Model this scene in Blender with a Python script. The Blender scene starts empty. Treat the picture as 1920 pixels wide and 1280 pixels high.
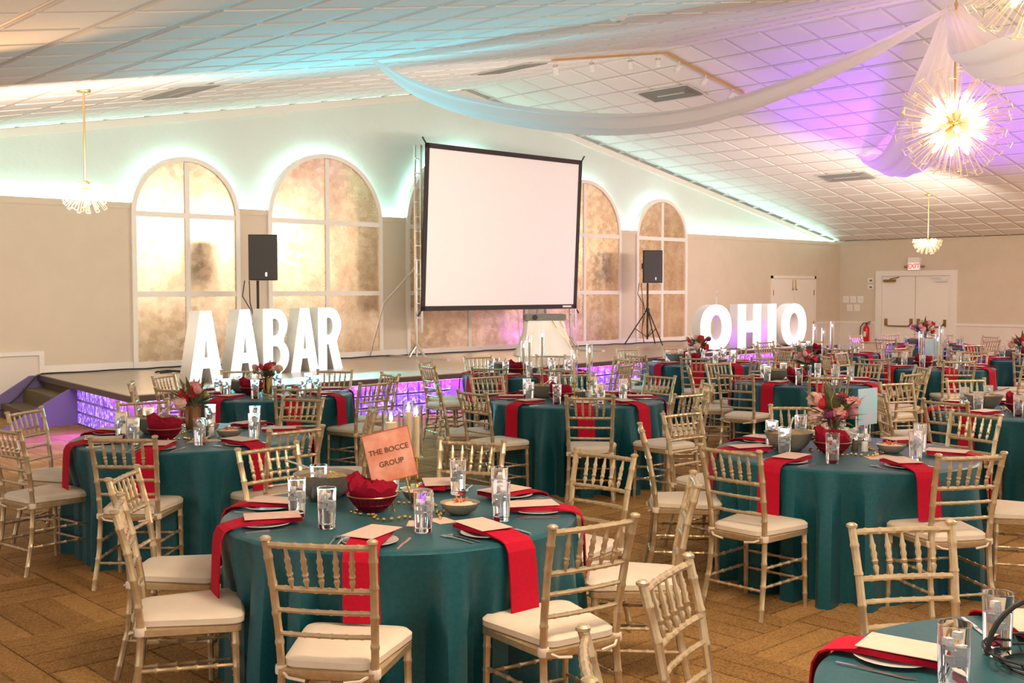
import bpy, math, random
from mathutils import Vector, Matrix
random.seed(7)
PI = math.pi
COL = bpy.context.scene.collection
SC = bpy.context.scene

# ---------------------------------------------------------------- camera, world, large lights, exposure
CAM = Vector((0.0, 0.0, 1.766))
FW = Vector((0.68734, 0.72486, -0.04618)); RT = Vector((0.72561, -0.68811, -0.00089)); UP = Vector((0.03242, 0.03290, 0.99893))
cam_data = bpy.data.cameras.new('camera'); cam = bpy.data.objects.new('camera', cam_data); COL.objects.link(cam)
cam_data.sensor_width = 36.0; cam_data.sensor_fit = 'HORIZONTAL'; cam_data.lens = 36.0 * 2086.65 / 1920.0
cam_data.clip_start = 0.05; cam_data.clip_end = 200
mw = Matrix((RT, UP, -FW)).transposed().to_4x4(); mw.translation = CAM; cam.matrix_world = mw
SC.camera = cam
vs = SC.view_settings
vs.view_transform = 'Standard'; vs.look = 'None'; vs.gamma = 1.0; vs.use_curve_mapping = False
vs.exposure = 0.15

world = bpy.data.worlds.new('room_ambience'); SC.world = world; world.use_nodes = True
world.node_tree.nodes['Background'].inputs[0].default_value = (1.0, 0.90, 0.80, 1)
world.node_tree.nodes['Background'].inputs[1].default_value = 1.25

def lamp(name, kind, loc, energy, color, size=0.3, size_y=None, target=None, spot=None, blend=0.6):
    d = bpy.data.lights.new(name, kind); d.energy = energy; d.color = color
    if kind == 'AREA':
        d.size = size
        if size_y: d.shape = 'RECTANGLE'; d.size_y = size_y
    elif kind == 'SPOT':
        d.shadow_soft_size = size; d.spot_size = spot; d.spot_blend = blend
    else: d.shadow_soft_size = size
    o = bpy.data.objects.new(name, d); COL.objects.link(o); o.location = loc
    if target is not None:
        o.rotation_euler = (Vector(target) - Vector(loc)).to_track_quat('-Z', 'Y').to_euler()
    return o

WARM = (1.0, 0.78, 0.55)
# added point lights outside the frame, brightening the room without fixtures
for i, (x, y) in enumerate([(3.0, 2.0), (10.5, 2.5), (17.5, 4.5), (24.0, 6.5)]):
    lamp('room_fill_light', 'POINT', (x, y, 3.0), 190, WARM, 0.3)
# added fill for the stage and back wall, two coloured uplights on the ceiling and one on the wall
lamp('stage_fill_light', 'AREA', (4.5, 10.6, 2.9), 110, (1.0, 0.86, 0.72), 3.0, .5, target=(5.5, 16.2, 1.4))
lamp('stage_fill_light', 'AREA', (11.5, 10.3, 3.1), 130, (1.0, 0.88, 0.78), 5.0, .5, target=(12.5, 16.2, 1.2))
lamp('stage_fill_light', 'AREA', (20.5, 10.4, 3.1), 170, (1.0, 0.86, 0.74), 5.0, .5, target=(22.0, 16.2, 1.2))
lamp('violet_uplight', 'SPOT', (19.2, 12.2, 0.9), 1900, (0.28, 0.03, 1.0), 0.5, target=(18.2, 7.6, 4.8), spot=1.85, blend=1.0)
lamp('cyan_uplight', 'SPOT', (8.2, 12.6, 0.9), 650, (0.05, 0.80, 1.0), 0.1, target=(7.0, 8.6, 4.2), spot=1.5, blend=1.0)
lamp('violet_floor_fill', 'AREA', (5.36, 13.3, 0.44), 30, (0.28, 0.03, 1.0), 0.05, 2.0, target=(4.9, 13.3, 0.0))  # added fill that deepens the violet glow on the carpet
lamp('amber_uplight', 'SPOT', (3.2, 9.4, 2.4), 160, (1.0, 0.55, 0.25), 0.1, target=(2.6, 7.4, 3.5), spot=1.1, blend=1.0)

# ---------------------------------------------------------------- materials
MATS = {}
def nodes_of(name):
    m = bpy.data.materials.new(name); m.use_nodes = True
    nt = m.node_tree; return m, nt, nt.nodes['Principled BSDF']
def mat(name, color, rough=0.6, metal=0.0, noise=0.0, nscale=30, bump=0.0, bscale=60, trans=0.0, ior=1.45, alpha=1.0, sheen=0.0, emit=None, estr=0.0, color2=None, spec=None, sss=0):
    m, nt, b = nodes_of(name)
    b.inputs['Base Color'].default_value = (*color, 1); b.inputs['Roughness'].default_value = rough
    b.inputs['Metallic'].default_value = metal; b.inputs['Transmission Weight'].default_value = trans
    b.inputs['IOR'].default_value = ior; b.inputs['Alpha'].default_value = alpha
    b.inputs['Sheen Weight'].default_value = sheen
    if spec is not None: b.inputs['Specular IOR Level'].default_value = spec
    if emit: b.inputs['Emission Color'].default_value = (*emit, 1); b.inputs['Emission Strength'].default_value = estr
    if noise or color2 or bump:
        tc = nt.nodes.new('ShaderNodeTexCoord')
    if noise or color2:
        n = nt.nodes.new('ShaderNodeTexNoise'); n.inputs['Scale'].default_value = nscale; n.inputs['Detail'].default_value = 5
        nt.links.new(tc.outputs['Object'], n.inputs['Vector'])
        r = nt.nodes.new('ShaderNodeMix'); r.data_type = 'RGBA'
        c2 = color2 or tuple(c * (1 - noise) for c in color)
        mr = nt.nodes.new('ShaderNodeMapRange'); mr.inputs[1].default_value = 0.35; mr.inputs[2].default_value = 0.65
        nt.links.new(n.outputs['Fac'], mr.inputs[0]); nt.links.new(mr.outputs[0], r.inputs['Factor'])
        r.inputs['A'].default_value = (*color, 1); r.inputs['B'].default_value = (*c2, 1)
        nt.links.new(r.outputs['Result'], b.inputs['Base Color'])
    if bump:
        n2 = nt.nodes.new('ShaderNodeTexNoise'); n2.inputs['Scale'].default_value = bscale; n2.inputs['Detail'].default_value = 6
        nt.links.new(tc.outputs['Object'], n2.inputs['Vector'])
        bp = nt.nodes.new('ShaderNodeBump'); bp.inputs['Strength'].default_value = bump; bp.inputs['Distance'].default_value = 0.01
        nt.links.new(n2.outputs['Fac'], bp.inputs['Height']); nt.links.new(bp.outputs['Normal'], b.inputs['Normal'])
    MATS[name] = m; return m

M = MATS
mat('chair_gold', (0.60, 0.46, 0.28), 0.32, 0.55, noise=0.15, nscale=40)
mat('cushion_ivory', (0.80, 0.69, 0.56), 0.75, noise=0.05, nscale=8, bump=0.15, bscale=200)
mat('cloth_teal', (0.002, 0.092, 0.118), 0.42, noise=0.25, nscale=60, sheen=0.06, bump=0.08, bscale=400)
mat('napkin_red', (0.50, 0.005, 0.028), 0.8, noise=0.12, nscale=90, bump=0.2, bscale=300, spec=0.2)
mat('menu_paper', (0.78, 0.54, 0.45), 0.7, noise=0.08, nscale=12)
mat('plate_glass', (0.62, 0.60, 0.58), 0.18)
mat('steel', (0.80, 0.77, 0.74), 0.22, 1.0)
mat('glass', (1.0, 1.0, 1.0), 0.02, trans=1.0, ior=1.35)
mat('water', (0.92, 0.97, 1.0), 0.02, trans=1.0, ior=1.33)
mat('ice', (0.95, 0.93, 0.95), 0.3, trans=0.2, ior=1.31, bump=0.6, bscale=90)
mat('stoneware', (0.33, 0.29, 0.24), 0.45, noise=0.25, nscale=120)
mat('salad', (0.24, 0.20, 0.07), 0.7, color2=(0.55, 0.38, 0.20), nscale=60, bump=0.8, bscale=60)
mat('dip_food', (0.80, 0.60, 0.42), 0.6, noise=0.1)
mat('garnish', (0.72, 0.16, 0.05), 0.6)
mat('basket_wire', (0.22, 0.006, 0.020), 0.35, bump=0.7, bscale=60)
mat('bread_napkin', (0.27, 0.004, 0.022), 0.85, bump=0.3, bscale=60, spec=0.2)
mat('gold_metal', (0.92, 0.66, 0.24), 0.22, 1.0)
mat('brass_warm', (0.80, 0.52, 0.22), 0.3, 1.0)
mat('salt_white', (0.85, 0.80, 0.76), 0.5)
mat('pepper_dark', (0.10, 0.07, 0.05), 0.5)
mat('candle_wax', (0.90, 0.70, 0.42), 0.5)
mat('flame', (1, 0.8, 0.5), 0.5, emit=(1.0, 0.80, 0.50), estr=9)
mat('vase_copper', (0.55, 0.24, 0.12), 0.3, 0.8)
mat('petal_pink', (0.86, 0.36, 0.34), 0.7, noise=0.3, nscale=30)
mat('petal_blush', (0.90, 0.55, 0.46), 0.7, noise=0.2, nscale=30)
mat('petal_red', (0.62, 0.02, 0.03), 0.6, noise=0.3, nscale=30)
mat('petal_plum', (0.22, 0.03, 0.10), 0.7)
mat('leaf_olive', (0.16, 0.17, 0.06), 0.6, noise=0.4, nscale=30)
mat('leaf_pale', (0.45, 0.40, 0.18), 0.6)
mat('sign_coral', (0.62, 0.20, 0.11), 0.4, color2=(0.78, 0.38, 0.28), nscale=10)
mat('sign_edge', (0.45, 0.10, 0.03), 0.4)
mat('sign_ink', (0.16, 0.07, 0.03), 0.6)
mat('sign_pearl', (0.62, 0.58, 0.72), 0.22, 0.25, color2=(0.35, 0.72, 0.75), nscale=9)
mat('black_matt', (0.035, 0.032, 0.030), 0.6, noise=0.2, nscale=80, bump=0.3, bscale=200)
mat('black_cable', (0.03, 0.03, 0.03), 0.5)
mat('grille', (0.075, 0.068, 0.060), 0.55, bump=1.0, bscale=260)
mat('badge', (0.6, 0.6, 0.6), 0.3, 0.8)
mat('alu', (0.72, 0.70, 0.68), 0.32, 0.9)
mat('wall_beige', (0.66, 0.54, 0.41), 0.85, bump=0.12, bscale=90, noise=0.04, nscale=3)
mat('wall_mint', (0.66, 0.68, 0.62), 0.9, bump=0.55, bscale=9, noise=0.03, nscale=2)
mat('trim_white', (0.80, 0.72, 0.64), 0.5)
mat('wainscot', (0.76, 0.66, 0.56), 0.6, noise=0.03, nscale=3)
mat('door_white', (0.82, 0.73, 0.64), 0.5)
mat('brass_old', (0.30, 0.19, 0.07), 0.3, 0.9)
mat('ceiling_white', (0.84, 0.82, 0.79), 0.85, bump=0.25, bscale=120)
mat('ceiling_grid', (0.62, 0.58, 0.54), 0.6)
mat('vent_grey', (0.26, 0.26, 0.24), 0.5)
mat('vent_white', (0.72, 0.68, 0.64), 0.5)
mat('stage_top', (0.42, 0.33, 0.25), 0.28, noise=0.12, nscale=6)
mat('stage_edge', (0.07, 0.045, 0.04), 0.5)
mat('stair_carpet', (0.17, 0.12, 0.07), 0.95, noise=0.3, nscale=80, bump=0.5, bscale=150)
mat('stair_side', (0.20, 0.14, 0.30), 0.8, bump=0.3, bscale=150)  # violet light on the side boards is put into this colour
mat('block_mortar', (0.34, 0.24, 0.30), 0.8)
mat('screen_white', (0.90, 0.86, 0.82), 0.8)
mat('screen_border', (0.035, 0.025, 0.022), 0.7, bump=0.4, bscale=60)
mat('cloth_cream', (0.86, 0.82, 0.72), 0.8)
mat('device_grey', (0.22, 0.20, 0.17), 0.5, noise=0.3, nscale=20)
mat('letter_side', (0.78, 0.74, 0.68), 0.5)
mat('extinguisher_red', (0.60, 0.01, 0.01), 0.3)
mat('plastic_white', (0.80, 0.76, 0.70), 0.5)
mat('led_white', (1, 1, 1), 0.5, emit=(0.45, 1.0, 0.95), estr=38)
mat('led_violet', (1, 1, 1), 0.5, emit=(0.30, 0.04, 1.0), estr=170)
mat('bulb_warm', (1, 0.9, 0.8), 0.5, emit=(1.0, 0.76, 0.46), estr=7.5)
mat('wire_gold', (1.0, 0.84, 0.62), 0.3, 0.35)
mat('exit_body', (0.85, 0.80, 0.76), 0.5)
mat('exit_face', (0.9, 0.6, 0.55), 0.5, emit=(1.0, 0.62, 0.55), estr=0.75)
mat('exit_red', (0.9, 0.1, 0.08), 0.5, emit=(1.0, 0.10, 0.07), estr=1.0)

# sheer drape
m, nt, b = nodes_of('sheer_drape'); M['sheer_drape'] = m
b.inputs['Base Color'].default_value = (0.96, 0.92, 0.90, 1); b.inputs['Roughness'].default_value = 0.9
tl = nt.nodes.new('ShaderNodeBsdfTranslucent'); tl.inputs[0].default_value = (0.96, 0.92, 0.90, 1)
tr = nt.nodes.new('ShaderNodeBsdfTransparent')
m1 = nt.nodes.new('ShaderNodeMixShader'); m1.inputs[0].default_value = 0.5
m2 = nt.nodes.new('ShaderNodeMixShader'); m2.inputs[0].default_value = 0.10
nt.links.new(b.outputs[0], m1.inputs[1]); nt.links.new(tl.outputs[0], m1.inputs[2])
nt.links.new(m1.outputs[0], m2.inputs[1]); nt.links.new(tr.outputs[0], m2.inputs[2])
nt.links.new(m2.outputs[0], nt.nodes['Material Output'].inputs[0])

# antiqued mirror in gold leaf for the arched panels
m, nt, b = nodes_of('gold_leaf_mirror'); M['gold_leaf_mirror'] = m
tc = nt.nodes.new('ShaderNodeTexCoord')
n = nt.nodes.new('ShaderNodeTexNoise'); n.inputs['Scale'].default_value = 2.2; n.inputs['Detail'].default_value = 6; n.inputs['Roughness'].default_value = 0.7
nt.links.new(tc.outputs['Object'], n.inputs['Vector'])
cr = nt.nodes.new('ShaderNodeValToRGB'); e = cr.color_ramp.elements
e[0].position = 0.36; e[0].color = (0.68, 0.50, 0.33, 1); e[1].position = 0.66; e[1].color = (0.95, 0.78, 0.56, 1)
k = cr.color_ramp.elements.new(0.48); k.color = (0.80, 0.60, 0.40, 1)
nt.links.new(n.outputs['Fac'], cr.inputs[0]); nt.links.new(cr.outputs[0], b.inputs['Base Color'])
b.inputs['Metallic'].default_value = 0.75
n2 = nt.nodes.new('ShaderNodeTexNoise'); n2.inputs['Scale'].default_value = 7; n2.inputs['Detail'].default_value = 8
nt.links.new(tc.outputs['Object'], n2.inputs['Vector'])
mr = nt.nodes.new('ShaderNodeMapRange'); mr.inputs[1].default_value = 0.35; mr.inputs[2].default_value = 0.65; mr.inputs[3].default_value = 0.20; mr.inputs[4].default_value = 0.34
nt.links.new(n2.outputs['Fac'], mr.inputs[0]); nt.links.new(mr.outputs[0], b.inputs['Roughness'])
bp = nt.nodes.new('ShaderNodeBump'); bp.inputs['Strength'].default_value = 0.10; bp.inputs['Distance'].default_value = 0.01
nt.links.new(n2.outputs['Fac'], bp.inputs['Height']); nt.links.new(bp.outputs['Normal'], b.inputs['Normal'])

# backlit glass block: light comes through the rippled face
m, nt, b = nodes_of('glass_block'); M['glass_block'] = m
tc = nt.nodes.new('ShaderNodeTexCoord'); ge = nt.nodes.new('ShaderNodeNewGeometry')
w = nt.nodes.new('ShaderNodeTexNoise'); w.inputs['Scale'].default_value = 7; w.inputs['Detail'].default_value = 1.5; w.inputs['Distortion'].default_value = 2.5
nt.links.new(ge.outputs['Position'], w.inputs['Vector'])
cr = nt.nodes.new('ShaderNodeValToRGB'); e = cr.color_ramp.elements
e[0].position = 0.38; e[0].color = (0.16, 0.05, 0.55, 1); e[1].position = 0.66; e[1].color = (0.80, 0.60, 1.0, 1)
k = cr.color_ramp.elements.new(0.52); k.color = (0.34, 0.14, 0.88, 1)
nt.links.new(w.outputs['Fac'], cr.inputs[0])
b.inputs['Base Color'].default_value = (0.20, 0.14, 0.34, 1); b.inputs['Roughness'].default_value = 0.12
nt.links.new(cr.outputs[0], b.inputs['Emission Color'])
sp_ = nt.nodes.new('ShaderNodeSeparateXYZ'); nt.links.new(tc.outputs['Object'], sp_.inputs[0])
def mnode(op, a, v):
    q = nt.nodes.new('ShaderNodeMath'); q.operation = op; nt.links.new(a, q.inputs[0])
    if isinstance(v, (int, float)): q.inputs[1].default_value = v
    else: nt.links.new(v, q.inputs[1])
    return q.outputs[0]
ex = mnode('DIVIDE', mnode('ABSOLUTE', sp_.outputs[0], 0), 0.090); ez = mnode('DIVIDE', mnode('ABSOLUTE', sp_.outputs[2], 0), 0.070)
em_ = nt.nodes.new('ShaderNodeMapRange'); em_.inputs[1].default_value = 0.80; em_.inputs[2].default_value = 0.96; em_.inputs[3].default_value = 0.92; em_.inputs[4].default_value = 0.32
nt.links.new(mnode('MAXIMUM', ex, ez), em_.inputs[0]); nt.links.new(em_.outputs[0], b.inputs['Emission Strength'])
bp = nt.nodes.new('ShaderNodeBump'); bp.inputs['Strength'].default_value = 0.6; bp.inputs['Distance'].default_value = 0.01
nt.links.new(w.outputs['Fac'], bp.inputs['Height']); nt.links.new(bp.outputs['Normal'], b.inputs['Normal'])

# glowing letter fronts: rows of bulbs behind an opal face
def letter_face(name, cyan, strength, bulbs):
    m, nt, b = nodes_of(name); M[name] = m
    tc = nt.nodes.new('ShaderNodeTexCoord')
    v = nt.nodes.new('ShaderNodeTexVoronoi'); v.inputs['Scale'].default_value = bulbs; v.inputs['Randomness'].default_value = 0.35
    nt.links.new(tc.outputs['Object'], v.inputs['Vector'])
    cr = nt.nodes.new('ShaderNodeValToRGB'); e = cr.color_ramp.elements
    e[0].position = 0.15; e[0].color = (1, 1, 1, 1); e[1].position = 0.75; e[1].color = (*cyan, 1)
    nt.links.new(v.outputs['Distance'], cr.inputs[0]); nt.links.new(cr.outputs[0], b.inputs['Emission Color'])
    b.inputs['Emission Strength'].default_value = strength
letter_face('letter_glow_cyan', (0.40, 0.78, 0.90), 0.78, 9)
letter_face('letter_glow_white', (0.90, 0.86, 1.0), 1.2, 7)

# carpet: planks laid quarter-turned, four strips to a tile
m, nt, b = nodes_of('carpet'); M['carpet'] = m
ge = nt.nodes.new('ShaderNodeNewGeometry')
rot = nt.nodes.new('ShaderNodeVectorRotate'); rot.rotation_type = 'Z_AXIS'; rot.inputs['Angle'].default_value = 0.0
nt.links.new(ge.outputs['Position'], rot.inputs['Vector'])
T_ = 0.64
def math_node(op, a=None, b_=None):
    n = nt.nodes.new('ShaderNodeMath'); n.operation = op
    for i, v in enumerate((a, b_)):
        if v is None: continue
        if isinstance(v, (int, float)): n.inputs[i].default_value = v
        else: nt.links.new(v, n.inputs[i])
    return n.outputs[0]
sx = nt.nodes.new('ShaderNodeSeparateXYZ'); nt.links.new(rot.outputs[0], sx.inputs[0])
ix = math_node('FLOOR', math_node('DIVIDE', sx.outputs[0], T_)); iy = math_node('FLOOR', math_node('DIVIDE', sx.outputs[1], T_))
par = math_node('ABSOLUTE', math_node('MODULO', math_node('ADD', ix, iy), 2.0))
mx = nt.nodes.new('ShaderNodeMix'); nt.links.new(par, mx.inputs['Factor']); nt.links.new(sx.outputs[0], mx.inputs['A']); nt.links.new(sx.outputs[1], mx.inputs['B'])
strip = math_node('DIVIDE', mx.outputs[0], T_ / 4); si = math_node('FLOOR', strip); fr = math_node('SUBTRACT', strip, si)
cv = nt.nodes.new('ShaderNodeCombineXYZ'); nt.links.new(ix, cv.inputs[0]); nt.links.new(iy, cv.inputs[1]); nt.links.new(si, cv.inputs[2])
wn = nt.nodes.new('ShaderNodeTexWhiteNoise'); nt.links.new(cv.outputs[0], wn.inputs['Vector'])
fine = nt.nodes.new('ShaderNodeTexNoise'); fine.inputs['Scale'].default_value = 90; fine.inputs['Detail'].default_value = 4; nt.links.new(ge.outputs['Position'], fine.inputs['Vector'])
big = nt.nodes.new('ShaderNodeTexNoise'); big.inputs['Scale'].default_value = 1.3; big.inputs['Detail'].default_value = 3; nt.links.new(ge.outputs['Position'], big.inputs['Vector'])
edge = math_node('LESS_THAN', fr, 0.10)
val = math_node('ADD', math_node('MULTIPLY', wn.outputs[0], 0.16), math_node('MULTIPLY', fine.outputs['Fac'], 0.75))
val = math_node('ADD', val, math_node('MULTIPLY', big.outputs['Fac'], 0.35))
val = math_node('SUBTRACT', val, math_node('MULTIPLY', edge, 0.13))
cr = nt.nodes.new('ShaderNodeValToRGB'); e = cr.color_ramp.elements
e[0].position = 0.30; e[0].color = (0.105, 0.048, 0.012, 1); e[1].position = 0.90; e[1].color = (0.62, 0.35, 0.13, 1)
nt.links.new(val, cr.inputs[0]); nt.links.new(cr.outputs[0], b.inputs['Base Color']); b.inputs['Roughness'].default_value = 0.95
b.inputs['Specular IOR Level'].default_value = 0.1
bp = nt.nodes.new('ShaderNodeBump'); bp.inputs['Strength'].default_value = 0.8; bp.inputs['Distance'].default_value = 0.01
nt.links.new(val, bp.inputs['Height']); nt.links.new(bp.outputs['Normal'], b.inputs['Normal'])

# ---------------------------------------------------------------- mesh helpers
class MB:
    def __init__(s): s.v = []; s.f = []; s.mi = []; s.cur = 0
    def face(s, idx): s.f.append(tuple(idx)); s.mi.append(s.cur)
    def box(s, x0, x1, y0, y1, z0, z1, rz=0, c=None):
        n = len(s.v); P = [(x0,y0,z0),(x1,y0,z0),(x1,y1,z0),(x0,y1,z0),(x0,y0,z1),(x1,y0,z1),(x1,y1,z1),(x0,y1,z1)]
        if rz:
            cx, cy = c or (0, 0); co, si_ = math.cos(rz), math.sin(rz)
            P = [(cx+(x-cx)*co-(y-cy)*si_, cy+(x-cx)*si_+(y-cy)*co, z) for x, y, z in P]
        s.v += P
        for q in ((0,3,2,1),(4,5,6,7),(0,1,5,4),(1,2,6,5),(2,3,7,6),(3,0,4,7)): s.face([n+i for i in q])
        return s
    def bbox(s, x0, x1, y0, y1, z0, z1, b):  # box with bevelled vertical corners and top edge
        pts = []
        for (cx, cy, a0) in ((x1-b, y1-b, 0), (x0+b, y1-b, 90), (x0+b, y0+b, 180), (x1-b, y0+b, 270)):
            for k in (0, 45, 90): a = math.radians(a0+k); pts.append((cx+b*math.cos(a), cy+b*math.sin(a)))
        inn = [(( (x0+x1)/2+(p[0]-(x0+x1)/2)*(1-2*b/(x1-x0))), ((y0+y1)/2+(p[1]-(y0+y1)/2)*(1-2*b/(y1-y0)))) for p in pts]
        s.stack([[(x, y, z0) for x, y in pts], [(x, y, z1-b*.7) for x, y in pts], [(x, y, z1) for x, y in inn]]); return s
    def stack(s, rings, close=True, cap0=True, cap1=True):
        base = []
        for r in rings: base.append(len(s.v)); s.v += [tuple(p) for p in r]
        n = len(rings[0])
        for a, b in zip(base, base[1:]):
            for i in range(n if close else n-1):
                j = (i+1) % n; s.face((a+i, a+j, b+j, b+i))
        if cap0: s.face([base[0]+i for i in range(n)][::-1])
        if cap1: s.face([base[-1]+i for i in range(n)])
        return s
    def lathe(s, prof, seg=20, c=(0,0,0), cap0=True, cap1=True, sx=1, sy=1):
        rings = [[(c[0]+r*sx*math.cos(2*PI*i/seg), c[1]+r*sy*math.sin(2*PI*i/seg), c[2]+z) for i in range(seg)] for r, z in prof]
        return s.stack(rings, True, cap0, cap1)
    def tube(s, pts, rad, seg=8, caps=True):
        pts = [Vector(p) for p in pts]; n = len(pts)
        if not isinstance(rad, (list, tuple)): rad = [rad]*n
        rings = []; ref = None
        for i, p in enumerate(pts):
            t = (pts[min(i+1, n-1)] - pts[max(i-1, 0)]).normalized()
            if ref is None: ref = Vector((0,0,1)) if abs(t.z) < .9 else Vector((1,0,0))
            a = t.cross(ref)
            if a.length < 1e-4: a = t.cross(Vector((0,1,0)))
            a.normalize(); b_ = a.cross(t).normalized(); ref = b_
            rings.append([p + (a*math.cos(2*PI*k/seg) + b_*math.sin(2*PI*k/seg))*rad[i] for k in range(seg)])
        return s.stack(rings, True, caps, caps)
    def knots(s, path, r, fr, seg=8, kr=1.28, kw=0.007, r1=None):
        path = [Vector(p) for p in path]; L = [0]
        for a, b_ in zip(path, path[1:]): L.append(L[-1]+(b_-a).length)
        def at(d):
            d = max(0, min(L[-1], d))
            for i in range(len(L)-1):
                if d <= L[i+1] + 1e-9: return path[i].lerp(path[i+1], (d-L[i])/max(1e-9, L[i+1]-L[i]))
            return path[-1]
        r1 = r if r1 is None else r1
        st = [(l, 1.0) for l in L]
        for q in fr:
            d = q*L[-1]; st += [(d-kw*1.25, 1.0), (d-kw*.5, kr), (d+kw*.5, kr), (d+kw*1.25, 1.0)]
        st.sort(); out = []
        for d, k in st:
            if out and d - out[-1][0] < 1e-4: continue
            if 0 <= d <= L[-1]+1e-6: out.append((d, k))
        return s.tube([at(d) for d, k in out], [(r+(r1-r)*d/L[-1])*k for d, k in out], seg)
    def prism(s, poly, y0, y1):  # poly in (x,z), extruded along y
        n = len(s.v); m_ = len(poly)
        s.v += [(x, y0, z) for x, z in poly] + [(x, y1, z) for x, z in poly]
        s.face(range(n, n+m_)); s.face([n+m_+i for i in range(m_)][::-1])
        for i in range(m_): j = (i+1) % m_; s.face((n+j, n+i, n+m_+i, n+m_+j))
        return s
    def slab(s, poly, z0, z1):  # poly in (x,y) counter-clockwise
        n = len(s.v); m_ = len(poly)
        s.v += [(x, y, z0) for x, y in poly] + [(x, y, z1) for x, y in poly]
        s.face([n+i for i in range(m_)][::-1]); s.face(range(n+m_, n+2*m_))
        for i in range(m_): j = (i+1) % m_; s.face((n+i, n+j, n+m_+j, n+m_+i))
        return s
    def mesh(s, name, mats, smooth=False):
        me = bpy.data.meshes.new(name); me.from_pydata([tuple(p) for p in s.v], [], s.f)
        if isinstance(mats, str): mats = [mats]
        for q in mats: me.materials.append(M[q])
        if len(mats) > 1: me.polygons.foreach_set('material_index', s.mi)
        if smooth:
            me.polygons.foreach_set('use_smooth', [True]*len(me.polygons))
            try: me.set_sharp_from_angle(angle=math.radians(38))
            except Exception: pass
        me.update(); return me

def link(name, me, parent=None, loc=(0,0,0), rz=0, label=None, cat=None, group=None, kind=None, rot=None):
    o = bpy.data.objects.new(name, me); COL.objects.link(o)
    o.location = loc; o.rotation_euler = rot if rot else (0, 0, rz)
    if parent is not None: o.parent = parent
    if label: o['label'] = label
    if cat: o['category'] = cat
    if group: o['group'] = group
    if kind: o['kind'] = kind
    return o
def thing(name, label, cat, loc=(0,0,0), rz=0, group=None, rot=None): return link(name, None, None, loc, rz, label, cat, group, rot=rot)
def struct(name, mb, mats, parent=None, smooth=False, loc=(0,0,0)):
    return link(name, mb.mesh(name, mats, smooth), parent, loc, kind=None if parent else 'structure')
# a prototype is a list of parts (name, mesh, offset, [sub-parts]); build() makes a thing and its own part objects
def build(parts, name, label, cat, loc, rz=0, group=None, rot=None):
    t = thing(name, label, cat, loc, rz, group, rot)
    for p in parts:
        o = link(p[0], p[1], t, p[2] if len(p) > 2 else (0,0,0))
        if len(p) > 4: o['label'] = p[4]
        for q in (p[3] if len(p) > 3 else []): link(q[0], q[1], o, q[2] if len(q) > 2 else (0,0,0))
    return t

def text_mesh(txt, size, mats, extrude=0.002, offset=0.0, spacing=1.0, shear=0.0):
    c = bpy.data.curves.new('lettering', 'FONT'); c.body = txt; c.size = size; c.extrude = extrude; c.offset = offset
    c.align_x = 'CENTER'; c.align_y = 'CENTER'; c.space_line = 1.05; c.space_character = spacing; c.shear = shear; c.resolution_u = 3
    o = bpy.data.objects.new('lettering', c); me = bpy.data.meshes.new_from_object(o)
    me.materials.clear(); me.materials.append(M[mats]); bpy.data.objects.remove(o); return me
def poly_mesh(loops, depth, matfront, matside):  # outline with holes in x,z; front at y=0, goes back to y=depth
    c = bpy.data.curves.new('outline', 'CURVE'); c.dimensions = '2D'; c.fill_mode = 'BOTH'; c.extrude = depth/2
    for lp in loops:
        sp = c.splines.new('POLY'); sp.points.add(len(lp)-1); sp.use_cyclic_u = True
        for i, (x, z) in enumerate(lp): sp.points[i].co = (x, z, 0, 1)
    o = bpy.data.objects.new('outline', c); me = bpy.data.meshes.new_from_object(o); bpy.data.objects.remove(o)
    me.transform(Matrix.Rotation(PI/2, 4, 'X')); me.transform(Matrix.Translation((0, depth/2, 0)))
    me.materials.clear(); me.materials.append(M[matside]); me.materials.append(M[matfront])
    me.update()
    for p in me.polygons: p.material_index = 1 if p.normal.y < -0.9 else 0
    return me
# ---------------------------------------------------------------- the room
D = 16.21; DB = 16.38; XR = 27.95; XP = 14.22; HP = 5.617; HE = 3.088; SL = (HP-HE)/(XR-XP); HS = 0.574
X0 = -3.0; YB = -3.0
def gz(x): return HP - SL*abs(x-XP)

fl = struct('floor', MB().box(X0, XR+.2, YB, DB+.2, -0.2, 0.0), 'carpet')
# near carpet tiles are single pieces, quarter-turned
tile_me = MB(); tile_me.bbox(0.003, 0.637, 0.003, 0.637, 0.0, 0.007, 0.004); tile_me = tile_me.mesh('carpet_tile', 'carpet')
cand = []
for i in range(-6, 44):
    for j in range(-6, 26):
        c = Vector(((i+.5)*.64, (j+.5)*.64, 0)); d = c - CAM; z = d.dot(FW)
        if z < 2.2 or c.y > 12.0: continue
        if abs(d.dot(RT))*2087/z > 1100: continue
        if 2087*d.dot(UP)/z < -760: continue
        cand.append((z, i, j))
cand.sort()
for z, i, j in cand[:280]: link('carpet_tile', tile_me, fl, (i*.64, j*.64, 0))

# back wall: pale upper wall with the gable line, beige false wall below its ledge
ub = MB(); ub.prism([(X0, 0), (XR, 0), (XR, gz(XR)), (XP, HP), (X0, gz(X0))], DB, DB+.2)
struct('wall_back', ub, 'wall_mint')
lb = MB(); lb.box(X0, XR, D, DB-.10, 0, HE-.05); struct('wall_back_lower', lb, 'wall_beige')
tr = MB(); tr.box(X0, XR, D-.012, D+.05, HE-.09, HE); struct('trim_1', tr, 'wall_beige')
wr = MB(); wr.box(XR, XR+.2, YB, DB+.2, 0, HE+.02); struct('wall_right', wr, 'wall_beige')
for n_, s_ in (('trim_2', -1), ('trim_3', 1)):
    xe = X0 if s_ < 0 else XR
    t = MB(); t.prism([(XP, HP-.13), (XP, HP-.01), (xe, gz(xe)-.01), (xe, gz(xe)-.13)], DB-.06, DB-.002); struct(n_, t, 'trim_white')
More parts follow.
